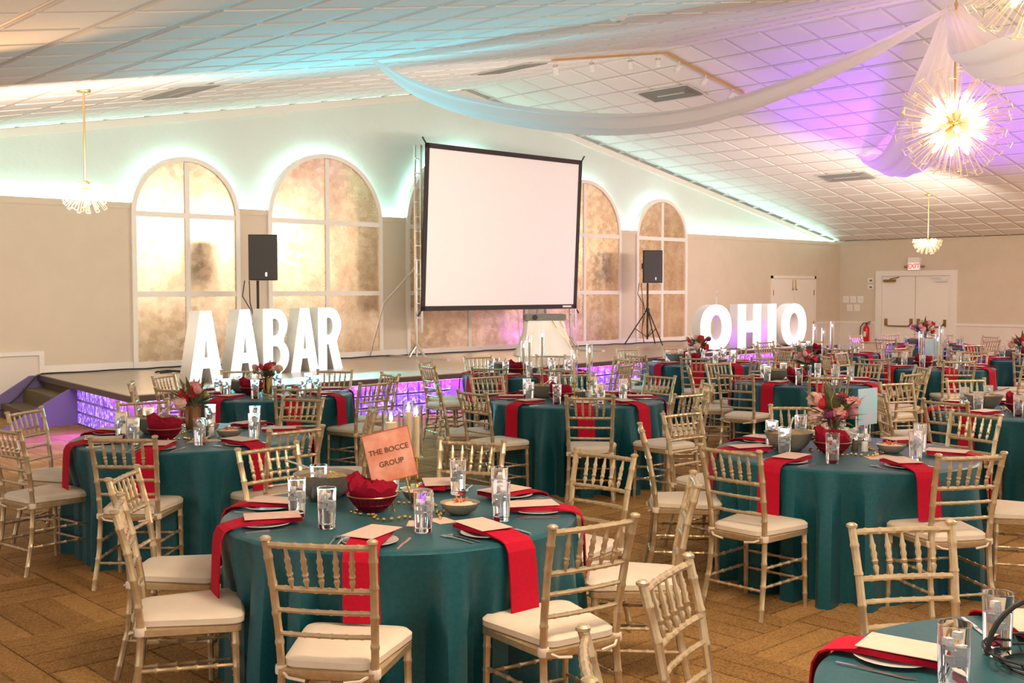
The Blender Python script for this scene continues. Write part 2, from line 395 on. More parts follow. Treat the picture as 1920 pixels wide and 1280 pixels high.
# LED strips in the ledge cove
WIN = [(7.43, 9.26), (9.78, 12.13), (12.68, 15.77), (16.31, 18.66), (19.18, 21.01)]
gaps = [(X0, WIN[0][0]-.1)] + [(WIN[i][1]+.1, WIN[i+1][0]-.1) for i in range(4)] + [(WIN[4][1]+.1, XR-.05)]
t = thing('led_strip', 'continuous pale cyan light strip hidden along the wall ledge and round the arches', 'light strip', (XP, DB-.04, HE))
for a, b in gaps:
    q = MB(); q.box(a-XP, b-XP, -.03, .01, -.03, -.015); link('strip', q.mesh('strip', 'led_white'), t)

# arched windows
spring = 2.93
for k, (xa, xb) in enumerate(WIN):
    cx = (xa+xb)/2; r = (xb-xa)/2; z0 = HS+.002; fw = .075
    w = link('window_%d' % (k+1), None, None, (cx, D, 0), kind='structure')
    N = 28
    arc = [(r*math.cos(PI*i/N), spring+r*math.sin(PI*i/N)) for i in range(N+1)]
    # backing body standing off the upper wall
    bd = MB(); bd.prism([(r, spring-.3)] + arc + [(-r, spring-.3)], .012, .075); link('arch_panel', bd.mesh('arch_panel', 'trim_white'), w)
    # frame
    fm = MB(); n_ = []
    out = [(r, z0)] + arc + [(-r, z0)]
    ri = r-fw; inn = [(ri, z0)] + [(ri*math.cos(PI*i/N), spring+ri*math.sin(PI*i/N)) for i in range(N+1)] + [(-ri, z0)]
    rings = [[(o[0], -.045, o[1]), (p[0], -.045, p[1]), (p[0], .012, p[1]), (o[0], .012, o[1])] for o, p in zip(out, inn)]
    fm.stack(rings, True); link('frame', fm.mesh('frame', 'trim_white'), w)
    ins = MB(); ri2 = r-fw*.45; ri3 = r-fw*.62
    link('sill', MB().box(-ri, ri, -.045, .012, z0, z0+.10).mesh('sill', 'trim_white'), w)
    cols = 2
    mb = .04
    for zr in (1.71, 2.93): link('rail', MB().box(-ri, ri, -.035, .012, zr-mb, zr+mb).mesh('rail', 'trim_white'), w)
    link('mullion', MB().box(-mb, mb, -.036, .012, z0+.1, spring+ri-.01).mesh('mullion', 'trim_white'), w)
    for sgn in (-1, 1):
        for (za, zb) in ((z0+.10, 1.71-mb), (1.71+mb, 2.93-mb)):
            q = MB(); xs = sorted((sgn*mb, sgn*ri)); q.box(xs[0], xs[1], -.016, -.004, za, zb); link('pane', q.mesh('pane', 'gold_leaf_mirror'), w)
        q = MB(); pts = [(mb, 2.93+mb)]
        a0 = math.asin(mb/ri); a1 = math.acos(mb/ri)
        pts += [(ri*math.cos(a0+(a1-a0)*i/12), spring+ri*math.sin(a0+(a1-a0)*i/12)) for i in range(13)]
        pts = [(sgn*x, z) for x, z in pts]
        q.prism(pts, -.016, -.004); link('pane', q.mesh('pane', 'gold_leaf_mirror'), w)
    # led behind the arch rim
    q = MB(); rr = r-.03
    q.tube([(rr*math.cos(PI*i/18), .145-.02, spring+.12+(rr)*math.sin(PI*i/18)-.10) for i in range(19)], .012, 5)
    for o_ in [link('strip', q.mesh('strip', 'led_white'), t, (cx-XP, D-(DB-.04), -HE))]: pass

# wainscot, rails and skirting
w = MB(); w.box(X0, 6.02, D-.02, D, 0, .84); struct('wainscot_back', w, 'wainscot')
w = MB(); w.box(X0, 6.09, D-.05, D, .84, .90); w.box(6.02, 6.09, D-.05, D, 0, .84); struct('trim_4', w, 'trim_white')
w = MB(); w.box(6.09, WIN[0][0], D-.022, D, HS, HS+.11)
for i in range(4): w.box(WIN[i][1], WIN[i+1][0], D-.022, D, HS, HS+.11)
w.box(WIN[4][1], 24.5, D-.022, D, HS-.3, HS+.11); struct('baseboard_back', w, 'trim_white')
w = MB(); w.box(26.72, XR, D-.02, D, 0, .84); w.box(XR-.02, XR, 15.12, D, 0, .84); w.box(XR-.02, XR, YB, 12.86, 0, .84); struct('wainscot_right', w, 'wainscot')
w = MB(); w.box(26.72, XR, D-.045, D, .84, .90); w.box(XR-.045, XR, 15.12, D-.05, .84, .90); w.box(XR-.045, XR, YB, 12.86, .84, .90); struct('trim_5', w, 'trim_white')
# double door under the exit sign
d = link('door_1', None, None, (XR, 13.99, 0), kind='structure')
q = MB(); q.box(-.05, 0, -1.13, -.95, 0, 2.13); q.box(-.05, 0, .95, 1.13, 0, 2.13); q.box(-.05, 0, -1.13, 1.13, 2.13, 2.27); link('casing', q.mesh('casing', 'trim_white'), d)
for s_ in (-1, 1):
    a, b = sorted((s_*.008, s_*.945))
    lf = link('leaf', MB().box(-.03, 0, a, b, .01, 2.12).mesh('leaf', 'door_white'), d)
    q = MB(); q.tube([(-.05, s_*.10, .98), (-.06, s_*.10, .88), (-.09, s_*.16, .80), (-.09, s_*.74, .80), (-.06, s_*.80, .90), (-.05, s_*.80, .98)], .018, 6)
    q.box(-.06, -.02, min(s_*.06, s_*.14), max(s_*.06, s_*.14), .76, 1.0); q.box(-.06, -.02, min(s_*.78, s_*.85), max(s_*.78, s_*.85), .80, .99)
    link('push_bar', q.mesh('push_bar', 'brass_old'), lf)
    q = MB(); a, b = sorted((s_*.55, s_*.88)); q.box(-.10, -.03, a, b, 1.97, 2.04); q.tube([(-.08, s_*.7, 2.05), (-.10, s_*.42, 2.10)], .012, 5)
    link('door_closer', q.mesh('door_closer', 'brass_old' if s_ > 0 else 'alu'), lf)
# flush door in the back wall by the corner
d = link('door_2', None, None, (25.6, D, 0), kind='structure')
q = MB(); q.box(-1.06, -.99, -.03, 0, 0, 2.13); q.box(.99, 1.06, -.03, 0, 0, 2.13); q.box(-1.06, 1.06, -.03, 0, 2.06, 2.13); link('casing', q.mesh('casing', 'door_white'), d)
for s_ in (-1, 1):
    a, b = sorted((s_*.006, s_*.985)); lf = link('leaf', MB().box(a, b, -.02, 0, .01, 2.05).mesh('leaf', 'door_white'), d)
    q = MB(); q.tube([(s_*.06, -.03, 2.03), (s_*.07, -.04, 1.78)], .014, 5); q.tube([(s_*.07, -.04, 1.78), (s_*.11, -.04, 1.77)], .018, 5); link('bolt', q.mesh('bolt', 'brass_old'), lf)
    q = MB(); q.box(s_*.97-.012, s_*.97+.012, -.03, -.01, 1.62, 1.76); q.box(s_*.97-.012, s_*.97+.012, -.03, -.01, .76, .92); link('hinge', q.mesh('hinge', 'brass_old'), lf)
    if s_ < 0: link('handle', MB().tube([(-.06, -.02, .92), (-.06, -.07, .92), (-.16, -.07, .92)], .014, 6).mesh('handle', 'brass_old'), lf)

# ceiling: lay-in tiles between raised runners, two slopes
TS = .645
tb = MB(); tb.bbox(-.300, .300, -.300, .300, -.016, 0.0, .004)
n0 = len(tb.v)
tile2 = MB()
def ring(h, z): return [(-h, -h, z), (h, -h, z), (h, h, z), (-h, h, z)]
tile2.stack([ring(.306, .0), ring(.306, -.006), ring(.278, -.006), ring(.272, -.016)], True, True, True)
tile_m = tile2.mesh('ceiling_tile', 'ceiling_white')
ang = math.atan(SL)
ceil_l = struct('ceiling', MB().prism([(X0, gz(X0)+.06), (XP, HP+.06), (XR+.2, gz(XR+.2)+.06), (XR+.2, gz(XR+.2)+.2), (XP, HP+.2), (X0, gz(X0)+.2)], YB, DB+.2), 'ceiling_white')
vents = [(6.40, 12.56, -1), (15.93, 12.66, 1), (21.82, 12.54, 1), (11.85, 12.50, -1)]
cells = []
nx = int(31/ TS)
for i in range(-27, 22):
    for j in range(-5, 26):
        x = XP + (i+.5)*TS; y = (j+.5)*TS - .05
        if x < X0 or x > XR or y > DB-.1 or y < YB: continue
        cells.append((x, y, -1 if x < XP else 1))
near, far = [], []
for c in cells:
    v = Vector((c[0], c[1], gz(c[0]))) - CAM; z = v.dot(FW)
    px = 960 + 2087*v.dot(RT)/z if z > .5 else -999; py = 640 - 2087*v.dot(UP)/z if z > .5 else -999
    vis = z > .5 and -60 < px < 1980 and -50 < py < 700
    near.append((z if vis else 1000+z, c))
near.sort(key=lambda q: q[0])
stuff = MB()
for n_, (z, (x, y, s_)) in enumerate(near):
    if n_ < 290:
        link('ceiling_tile', tile_m, ceil_l, (x, y, gz(x)), rot=(0, -ang*s_*-1, 0))
    else:
        R = Matrix.Translation((x, y, gz(x))) @ Matrix.Rotation(ang*s_, 4, 'Y'); b0 = len(stuff.v)
        for v in tile2.v: stuff.v.append(tuple(R @ Vector(v)))
        for f in tile2.f: stuff.face([b0+i for i in f])
o = link('ceiling_tile', stuff.mesh('far_tiles', 'ceiling_white'), ceil_l, kind='stuff')
gr = MB()
for i in range(-27, 22):
    x = XP + i*TS
    if X0 < x < XR: z = gz(x); gr.box(x-.012, x+.012, YB, DB, z-.006, z+.03)
for j in range(-5, 26):
    y = j*TS - .05
    if YB < y < DB:
        gr.prism([(X0, gz(X0)-.006), (XP, HP-.006), (XR, gz(XR)-.006), (XR, gz(XR)+.03), (XP, HP+.03), (X0, gz(X0)+.03)], y-.012, y+.012)
link('ceiling_grid', gr.mesh('ceiling_grid', 'ceiling_grid'), ceil_l, kind='stuff')
VL = ['square slatted vent in the ceiling above the leftmost arch', 'dark slatted vent behind the swagged drape near the ridge', 'slatted vent in the violet-lit right slope of the ceiling', 'narrow-looking vent just left of the track spotlights']
for k, (x, y, s_) in enumerate(vents):
    def vr(h, z): return [(-h+.30, -h, z), (h-.30, -h, z), (h-.30, h, z), (-h+.30, h, z)]
    q = MB(); q.stack([vr(.60, 0), vr(.62, -.02), vr(.56, -.02), vr(.56, -.005)], True, True, False)
    t_ = thing('ceiling_vent', VL[k], 'vent', (x, y, gz(x)-.012), rot=(0, ang*s_, 0))
    link('frame', q.mesh('frame', 'vent_white'), t_)
    q = MB(); q.box(-.26, .26, -.56, .56, -.012, -.008); link('backing', q.mesh('backing', 'vent_grey'), t_)
    sl = MB()
    for kk in range(5):
        h = .54-.05*kk
        sl.stack([vr(h, -.018), vr(h-.008, -.034), vr(h-.016, -.034), vr(h-.024, -.018)], True, False, False)
    link('slats', sl.mesh('slats', 'vent_grey' if k != 2 else 'vent_grey'), t_); link('centre_panel', MB().box(-.035, .035, -.30, .30, -.03, -.02).mesh('centre_panel', 'vent_white'), t_)
t_ = thing('smoke_detector', 'round white smoke detector near the top of the ceiling', 'smoke detector', (9.01, 7.87, gz(9.01)-.005), rot=(0, -ang, 0))
link('base', MB().lathe([(.085, 0), (.085, -.02), (.06, -.045), (.02, -.05)], 20).mesh('base', 'plastic_white', True), t_)
link('grille', MB().lathe([(.03, -.048), (.025, -.056)], 12).mesh('grille', 'vent_grey'), t_)
t_ = thing('ceiling_speaker', 'flat round speaker grille in the violet-lit ceiling', 'speaker', (20.06, 11.91, gz(20.06)-.01), rot=(0, ang, 0))
link('rim', MB().lathe([(.15, 0), (.15, -.012), (.13, -.016)], 22).mesh('rim', 'vent_white'), t_); link('grille', MB().lathe([(.125, -.015), (.12, -.02)], 22).mesh('grille', 'plastic_white'), t_)

# track lights
t_ = thing('track_rail', 'slim track rail bending over the ceiling ridge with small spotlights', 'track', (XP, 11.4, HP-.02))
q = MB(); q.prism([(-2.6, -2.6*SL-.05), (0, -.05), (2.15, -2.15*SL-.05), (2.15, -2.15*SL-.015), (0, -.015), (-2.6, -2.6*SL-.015)], -.018, .018); link('rail', q.mesh('rail', 'brass_warm'), t_)
SPN = ['leftmost spotlight on the track rail', 'second spotlight from the left on the track rail', 'third spotlight from the left on the track rail', 'spotlight just left of the track bend', 'spotlight just right of the track bend', 'second spotlight right of the track bend', 'rightmost spotlight on the track rail']
for k, x in enumerate((11.68, 12.46, 13.34, 14.02, 14.57, 15.28, 16.05)):
    s_ = thing('spotlight', 'small white ' + SPN[k], 'spotlight', (x, 11.4, gz(x)-.07), group='track spotlights')
    link('stem', MB().tube([(0, 0, 0), (0, 0, -.09)], .012, 6).mesh('stem', 'plastic_white'), s_)
    a = Vector((.06 if k < 4 else -.05, .04, -.17)); q = MB(); q.tube([(0, 0, -.07), a], [.045, .05], 12); q.tube([a, a*1.02], [.04, .038], 12)
    link('head', q.mesh('head', 'plastic_white', True), s_)

# ---------------------------------------------------------------- stage
edge = [(5.51, 12.15), (10.6, 12.16), (17.2, 12.78), (22.0, 12.80)]
top = [(5.99, D-.002), (5.51, 12.15)] + edge[1:] + [(22.3, D-.002)]
st = link('stage', None, None, (0, 0, 0), kind='structure')
def inset(poly, d):
    n = len(poly); out = []
    for i in range(n):
        a = Vector(poly[i-1]); b = Vector(poly[i]); c = Vector(poly[(i+1) % n])
        n1 = Vector((-(b-a).y, (b-a).x)).normalized(); n2 = Vector((-(c-b).y, (c-b).x)).normalized()
        m_ = (n1+n2); m_ = m_/max(.2, m_.dot(n1)); out.append(tuple(b+m_*d))
    return out
link('stage_floor', MB().slab(top, HS-.012, HS).mesh('stage_floor', 'stage_top'), st)
link('edge_board', MB().slab(top, HS-.085, HS-.012).mesh('edge_board', 'stage_edge'), st)
link('core', MB().slab(inset(top, .14), 0, HS-.085).mesh('core', 'block_mortar'), st)
blk = MB(); S = .146
def bring(h, y): return [(-h, y, .004 if 0 else 0)]
# one block: rounded frame lip and pillowed face, in x (along), z (up), front towards -y
def rz_ring(hx, hz, y): return [(-hx, y, -hz), (hx, y, -hz), (hx, y, hz), (-hx, y, hz)]
blk.stack([rz_ring(.090, .070, .03), rz_ring(.090, .070, -.004), rz_ring(.080, .060, -.014), rz_ring(.066, .047, -.006)], True, False, True)
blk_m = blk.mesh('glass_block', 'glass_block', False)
runs = [((5.51, 12.15), (5.82, 14.60), -1), ((5.51, 12.15), (10.6, 12.16), 1), ((10.6, 12.16), (17.2, 12.78), 1), ((17.2, 12.78), (20.6, 12.80), 1)]
nb = 0
for (a, b, s_) in runs:
    a, b = Vector((*a, 0)), Vector((*b, 0)); 
    if s_ < 0: a, b = b, a
    L = (b-a).length; dr = (b-a).normalized(); off = Vector((-dr.y, dr.x, 0))*.10   # inwards
    m0 = .30 if s_ > 0 and a.x < 5.6 else (.12 if s_ > 0 else .02); m1 = .06 if s_ > 0 else .15
    n_ = int((L-m0-m1)/.2)
    rot = math.atan2(dr.y, dr.x)
    for i in range(n_):
        for r in range(3):
            if nb >= 296: continue
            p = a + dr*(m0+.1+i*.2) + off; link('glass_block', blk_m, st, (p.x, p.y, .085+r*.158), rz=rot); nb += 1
# pilasters at the corner and under-lip violet light strip
q = MB(); q.box(5.60, 5.80, 12.22, 12.40, 0, HS-.085); link('corner_post', q.mesh('corner_post', 'block_mortar'), st)
ls = thing('led_strip', 'violet light strip tucked under the front lip of the stage', 'light strip', (5.51, 12.15, HS-.09))
pts = [(5.85-5.51, 13.9-12.15), (5.56-5.51, .05)] + [(x-5.51, y-12.15+.05) for x, y in edge[1:]]
q = MB()
for (a, b) in zip(pts, pts[1:]):
    a = Vector((*a, 0)); b = Vector((*b, 0)); dr = (b-a).normalized(); pr_ = Vector((-dr.y, dr.x, 0))*.01
    b0 = len(q.v); q.v += [tuple(a-pr_), tuple(b-pr_), tuple(b+pr_), tuple(a+pr_)]; q.face((b0, b0+3, b0+2, b0+1))
link('strip', q.mesh('strip', 'led_violet'), ls)
# left steps with carpet and side boards
sp = link('stairs', None, None, (5.9, 14.62, 0), kind='structure')
dirw = Vector((5.99-5.79, D-14.62, 0)).normalized()
for k in range(3):
    z1 = HS-.191*(k+1)+.0; 
    if z1 < .05: z1 = .0
    x1 = -.02-.30*k
    if z1 <= 0: break
    q = MB(); q.slab([(x1-.30, 0), (x1, 0), (x1+.2, 1.57), (x1-.10, 1.57)], 0, z1); link('step', q.mesh('step', 'stair_carpet'), sp)
link('riser', MB().slab([(-.03, 0), (.02, 0), (.22, 1.57), (.17, 1.57)], 0, HS-.085).mesh('riser', 'stair_carpet'), sp)
q = MB(); q.prism([(-.98, 0), (.02, 0), (.02, HS-.09), (-.06, HS-.09)], -.06, -.0); link('side_board', q.mesh('side_board', 'stair_side'), sp)
q = MB(); q.prism([(-.92, 0), (.20, 0), (.20, HS-.02), (-.02, HS-.02)], 1.53, 1.57); link('side_board', q.mesh('side_board', 'stair_side'), sp)
# steps at the right end
sp = link('stairs', None, None, (22.3, 13.6, 0), kind='structure')
for k in range(2): link('step', MB().box(.0+.3*k, .3*(k+1), 0, 2.0, 0, HS-.191*(k+1)).mesh('step', 'stair_carpet'), sp)

# ---------------------------------------------------------------- marquee letters
def arcp(cx, cz, rx, rz_, a0, a1, n): return [(cx+rx*math.cos(math.radians(a0+(a1-a0)*i/n)), cz+rz_*math.sin(math.radians(a0+(a1-a0)*i/n))) for i in range(n+1)]
def squircle(cx, cz, rx, rz_, p, n=36):
    o = []
    for i in range(n):
        a = 2*PI*i/n; c, s = math.cos(a), math.sin(a)
        o.append((cx+rx*math.copysign(abs(c)**p, c), cz+rz_*math.copysign(abs(s)**p, s)))
    return o
GL = {}
GL['A'] = [[(0, 0), (.19, 0), (.235, .21), (.365, .21), (.41, 0), (.60, 0), (.395, 1), (.205, 1)], [(.265, .36), (.335, .36), (.30, .66)][::1]]
bo = [(0, 0)] + [(.26, 0)] + arcp(.26, .27, .27, .27, -80, 55, 10) + arcp(.25, .75, .25, .25, -42, 85, 10) + [(.24, 1), (0, 1)]
GL['B'] = [bo, [(.19, .15), (.26, .15)] + arcp(.26, .29, .10, .14, -60, 60, 6) + [(.26, .43), (.19, .43)], [(.19, .59), (.25, .59)] + arcp(.25, .72, .085, .13, -60, 60, 6) + [(.25, .85), (.19, .85)]]
ro = [(0, 0), (.19, 0), (.19, .41), (.24, .41), (.36, 0), (.56, 0), (.42, .45)] + arcp(.25, .72, .28, .28, -38, 88, 12) + [(0, 1)]
GL['R'] = [ro, [(.19, .56), (.25, .56)] + arcp(.25, .70, .09, .14, -60, 60, 6) + [(.25, .84), (.19, .84)]]
GL['O'] = [squircle(.5, .5, .5, .5, .9), squircle(.5, .5, .19, .28, .95)[::-1]]
GL['H'] = [[(0, 0), (.31, 0), (.31, .37), (.62, .37), (.62, 0), (.93, 0), (.93, 1), (.62, 1), (.62, .62), (.31, .62), (.31, 1), (0, 1)]]
GL['I'] = [[(0, 0), (.31, 0), (.31, 1), (0, 1)]]
HL = .93
def letter(ch, loc, rz, label, face, grp, sc=HL, w=1.0):
    me = poly_mesh([[(x*sc*w, z*sc) for x, z in lp] for lp in GL[ch]], .20, face, 'letter_side')
    t = thing('marquee_letter', label, 'letter', loc, rz, grp)
    # body and glowing front as separate parts
    link('body', me, t)
    gl = poly_mesh([[(x*sc*w, z*sc) for x, z in lp] for lp in GL[ch]], .006, face, face); link('light_face', gl, t, (0, -.010, 0))
R14 = math.radians(13)
for (ch, x, y, lab) in (('A', 6.66, 12.93, 'leftmost letter A of the glowing word AABAR on the stage'), ('A', 7.56, 13.52, 'second letter A of the glowing word AABAR'), ('B', 8.20, 13.72, 'glowing letter B in the middle of the word AABAR'), ('A', 8.74, 13.86, 'glowing letter A between B and R of the word AABAR'), ('R', 9.30, 14.00, 'glowing letter R at the right end of the word AABAR')):
    letter(ch, (x, y, HS), R14, 'large ' + lab, 'letter_glow_cyan', 'letters spelling AABAR')
for (ch, x, y, w_, lab) in (('O', 17.44, 13.10, 1.12, 'first letter O of the glowing word OHIO'), ('H', 18.62, 13.06, .95, 'glowing letter H of the word OHIO'), ('I', 19.68, 13.06, 1.05, 'glowing letter I of the word OHIO'), ('O', 20.12, 13.02, 1.05, 'last letter O of the glowing word OHIO')):
    letter(ch, (x, y, HS), 0, 'large white ' + lab, 'letter_glow_white', 'letters spelling OHIO', HL*.97, w_)
lamp('letter_light', 'AREA', (8.3, 13.0, 1.15), 85, (0.15, 0.85, 1.0), 3.0, .8, target=(8.7, 10.0, .7))
lamp('letter_light', 'AREA', (19.4, 12.9, 1.1), 30, (0.8, 0.7, 1.0), 3.4, .8, target=(19.4, 10.0, .7))
lamp('violet_floor_light', 'POINT', (19.3, 13.45, .66), 16, (0.45, 0.12, 1.0), .1)
lamp('violet_floor_light', 'POINT', (18.2, 13.45, .66), 12, (0.45, 0.12, 1.0), .1)
q = MB()
for k in range(5):
    pts = [Vector((17.6+.65*k+.5*i/6, 12.98+.12*math.sin(i*1.9+k), HS+.012+.02*(i % 2))) for i in range(7)]
    q.tube([p-Vector((18.5, 13, HS)) for p in pts], .008, 5)
link('power_cable', q.mesh('power_cable', 'black_cable'), None, (18.5, 13, HS), label='tangled black cables lying at the foot of the OHIO letters', cat='cable')

# cable along the wall foot on the stage, hanging down by the steps
q = MB(); pts = [(-.62, -.10, -.5), (-.35, -.12, -.3), (-.12, -.12, -.05), (0, -.1, .012)] + [(i*.25, -.16+.05*math.sin(i*1.7)+.02*random.random(), .012+.010*random.random()) for i in range(1, 62)]
q.tube(pts, .013, 6); link('power_cable', q.mesh('power_cable', 'black_cable', True), None, (6.0, D-.08, HS), label='long black cable running along the wall foot on the stage', cat='cable')
q = MB()
for k in range(3): q.tube([(.2*i, -.1*k+.06*math.sin(i*2+k), .01+.015*((i+k) % 2)) for i in range(7)], .011, 5)
link('power_cable', q.mesh('power_cable', 'black_cable'), None, (7.3, 15.2, HS), label='loose loops of black cable beside the first letter A', cat='cable')

# ---------------------------------------------------------------- projection screen
sc_t = thing('projection_screen', 'large white projection screen in a black bordered frame on tubular legs', 'screen', (14.15, 15.1, HS))
zb, zt = 1.40, 4.30; hw = 1.97
def tilt(z): return -.15*(z-zb)/(zt-zb)
def quad_prism(x0, x1, z0, z1, ya, yb):
    q = MB(); b0 = 0
    for yy in (ya, yb):
        for (x, z) in ((x0, z0), (x1, z0), (x1, z1), (x0, z1)): q.v.append((x, yy+tilt(z)+.05, z-HS))
    for f in ((0, 1, 2, 3), (7, 6, 5, 4), (4, 5, 1, 0), (5, 6, 2, 1), (6, 7, 3, 2), (7, 4, 0, 3)): q.face(f)
    return q
bw = .085
link('screen_sheet', quad_prism(-hw+bw*.5, hw-bw*.5, zb+bw*.5, zt-bw*.5, 0, .008).mesh('screen_sheet', 'screen_white'), sc_t)
for n_, a in (('left', (-hw, -hw+bw, zb, zt)), ('right', (hw-bw, hw, zb, zt)), ('top', (-hw, hw, zt-bw, zt)), ('bottom', (-hw, hw, zb, zb+bw))):
    link('border', quad_prism(*a, -.012, .012).mesh('border', 'screen_border'), sc_t)
for sx_ in (-1, 1):
    x = sx_*(hw-.02)
    q = MB(); q.box(x-.02, x+.02, .04, .07, .45, 3.70); q.box(x-.10, x-.07, .10, .13, .45, 3.70)
    for k in range(12): q.box(x-.10, x+.02, .06, .10, .7+k*.25, .72+k*.25)
    link('frame_truss', q.mesh('frame_truss', 'alu'), sc_t)
    q = MB(); q.tube([(x-.06, .12, 0.0), (x-.06, .12, 1.7)], .022, 8); link('leg', q.mesh('leg', 'alu', True), sc_t)
    q = MB(); q.tube([(x-.06, .12, 1.6), (x-.30, .75, .95), (x-.42, 1.0, .03)], .016, 6); link('brace', q.mesh('brace', 'alu'), sc_t)
    q = MB(); q.box(x-.10, x-.02, -.75, .95, .0, .035); 
    for a in (-1, 1): q.tube([(x-.06, .12, .28), (x-.06, .12+a*.24, .04)], .012, 6); q.tube([(x-.06, .12, .22), (x-.06+a*.16, .12, .03)], .012, 6)
    link('foot', q.mesh('foot', 'alu'), sc_t)
    for zz, s2 in ((zt, 1), (zb, -1)):
        link('corner_tie', MB().tube([(sx_*hw, tilt(zz)+.05, zz-HS), (sx_*(hw+.07), tilt(zz)+.05, zz-HS+s2*.09)], .014, 6).mesh('corner_tie', 'black_matt'), sc_t)
link('maker_badge', MB().box(-.12, .12, -.004, 0, -.018, .018).mesh('maker_badge', 'plastic_white'), sc_t, (hw-.28, tilt(zb)+.034, zb-HS+.045))

# projector cart under cream cloth
t_ = thing('projector_cart', 'small cart draped in cream cloth under the projection screen', 'cart', (14.42, 14.35, HS), math.radians(-38))
rows = []
for k, (z, rx, ry) in enumerate(((.645, .36, .27), (.63, .385, .29), (.42, .42, .34), (.20, .48, .40), (.012, .58, .47))):
    rg = []
    for i in range(56):
        a = 2*PI*i/56; c, s = math.cos(a), math.sin(a); m_ = 1/max(abs(c), abs(s))**.75; fo = 1+.055*k/4*math.sin(a*9+k*.25)
        rg.append((rx*c*m_*fo*.94, ry*s*m_*fo*.94, z-.005))
    rows.append(rg)
link('cloth_cover', MB().stack(rows[::-1], True, False, True).mesh('cloth_cover', 'cloth_cream', True), t_)
link('cable', MB().tube([(.1, -.28, .65), (.18, -.40, .5), (.30, -.46, .35), (.42, -.50, .12), (.6, -.5, .01)], .008, 5).mesh('cable', 'gold_metal'), t_)
link('cable', MB().tube([(.25, -.28, .65), (.30, -.38, .5), (.40, -.44, .3), (.58, -.48, .02)], .008, 5).mesh('cable', 'gold_metal'), t_)
t_ = thing('projector', 'flat grey projector box on the cream draped cart', 'projector', (14.42, 14.35, HS+.642), math.radians(-38))
link('case', MB().bbox(-.37, .37, -.25, .25, 0, .115, .02).mesh('case', 'device_grey'), t_); link('lens', MB().tube([(-.2, -.24, .058), (-.2, -.28, .058)], .045, 14).mesh('lens', 'black_matt'), t_)

# ---------------------------------------------------------------- loudspeakers on tripods
def tripod(loc, label, h):
    t = thing('speaker_stand', label, 'stand', loc)
    link('pole', MB().tube([(0, 0, .12), (0, 0, h)], .021, 10).mesh('pole', 'black_matt', True), t)
    q = MB().tube([(0, 0, .72), (0, 0, .80)], .038, 10); q.tube([(0, 0, .74), (.07, 0, .76)], .012, 6); link('collar', q.mesh('collar', 'black_matt'), t)
    for k in range(3):
        a = math.radians(20+120*k); c, s = math.cos(a), math.sin(a)
        lg = link('leg', MB().tube([(.03*c, .03*s, .74), (.50*c, .50*s, .012)], .014, 7).mesh('leg', 'black_matt'), t)
        link('brace', MB().tube([(.01*c, .01*s, .17), (.28*c, .28*s, .36)], .009, 6).mesh('brace', 'black_matt'), t)
def pa_speaker(loc, rz, label):
    t = thing('loudspeaker', label, 'speaker', loc, rz)
    q = MB(); q.slab([(-.13, .36), (-.22, 0.04), (-.20, 0), (.20, 0), (.22, 0.04), (.13, .36)], 0, .70); link('cabinet', q.mesh('cabinet', 'black_matt'), t)
    link('grille', MB().bbox(-.205, .205, -.018, .002, .02, .68, .008).mesh('grille', 'grille'), t)
    link('handle', MB().box(-.205, -.165, .12, .20, .30, .42).mesh('handle', 'black_cable'), t)
    link('badge', MB().box(.04, .07, -.024, -.017, .06, .12).mesh('badge', 'badge'), t)
tripod((9.0, 15.2, HS), 'black tripod speaker stand behind the AABAR letters', 1.34)
pa_speaker((9.0, 15.05, HS+1.345), math.radians(-38), 'black loudspeaker on a pole above the AABAR letters')
tripod((18.75, 15.5, HS), 'black tripod speaker stand by the right arched windows', 1.34)
pa_speaker((18.75, 15.35, HS+1.345), math.radians(-36), 'black loudspeaker on a tripod between the two right arched windows')
q = MB()
q.tube([(-.1, .1, 1.34), (-.14, .1, 1.1), (-.05, .03, .9), (-.04, .03, .6), (-.09, .02, .3), (-.04, 0, .05)], .009, 5); q.tube([(-.02, .1, 1.34), (-.04, .05, 1.0), (.03, .03, .7), (-.06, .03, .4)], .009, 5)
cm = q.mesh('power_cable', 'black_cable')
link('power_cable', cm, None, (8.93, 15.2, HS), label='thin black cables hanging from the loudspeaker above AABAR', cat='cable')
link('power_cable', cm, None, (18.68, 15.5, HS), label='thin black cables hanging from the right loudspeaker', cat='cable')

# ---------------------------------------------------------------- things on the right wall
t_ = thing('exit_sign', 'small red lettered EXIT sign above the double doors', 'sign', (XR, 14.02, 2.28))
link('mount', MB().box(-.10, 0, -.16, .16, .20, .33).mesh('mount', 'exit_body'), t_); link('box', MB().box(-.09, -.01, -.17, .17, 0, .20).mesh('box', 'exit_body'), t_)
link('face', MB().box(-.094, -.09, -.155, .155, .012, .188).mesh('face', 'exit_face'), t_)
me = text_mesh('EXIT', .17, 'exit_red', .002, .006); me.transform(Matrix.Rotation(PI/2, 4, 'X')); me.transform(Matrix.Rotation(-PI/2, 4, 'Z')); link('lettering', me, t_, (-.097, 0, .10))
for s_ in (-1, 1): link('lamp_head', MB().lathe([(.03, 0), (.04, .03), (.04, .06)], 10).mesh('lamp_head', 'device_grey'), t_, (-.06, s_*.24, .06))
t_ = thing('fire_extinguisher', 'red fire extinguisher hanging on the wall beside the double doors', 'fire extinguisher', (XR-.09, 15.35, .33))
link('cylinder', MB().lathe([(.07, 0), (.08, .02), (.08, .38), (.06, .44), (.025, .47)], 18).mesh('cylinder', 'extinguisher_red', True), t_)
q = MB().tube([(0, 0, .46), (0, 0, .54)], .02, 8); q.tube([(0, 0, .54), (-.02, -.14, .57)], .012, 6); q.tube([(0, 0, .52), (-.02, -.12, .51)], .010, 6); link('valve', q.mesh('valve', 'black_matt'), t_)
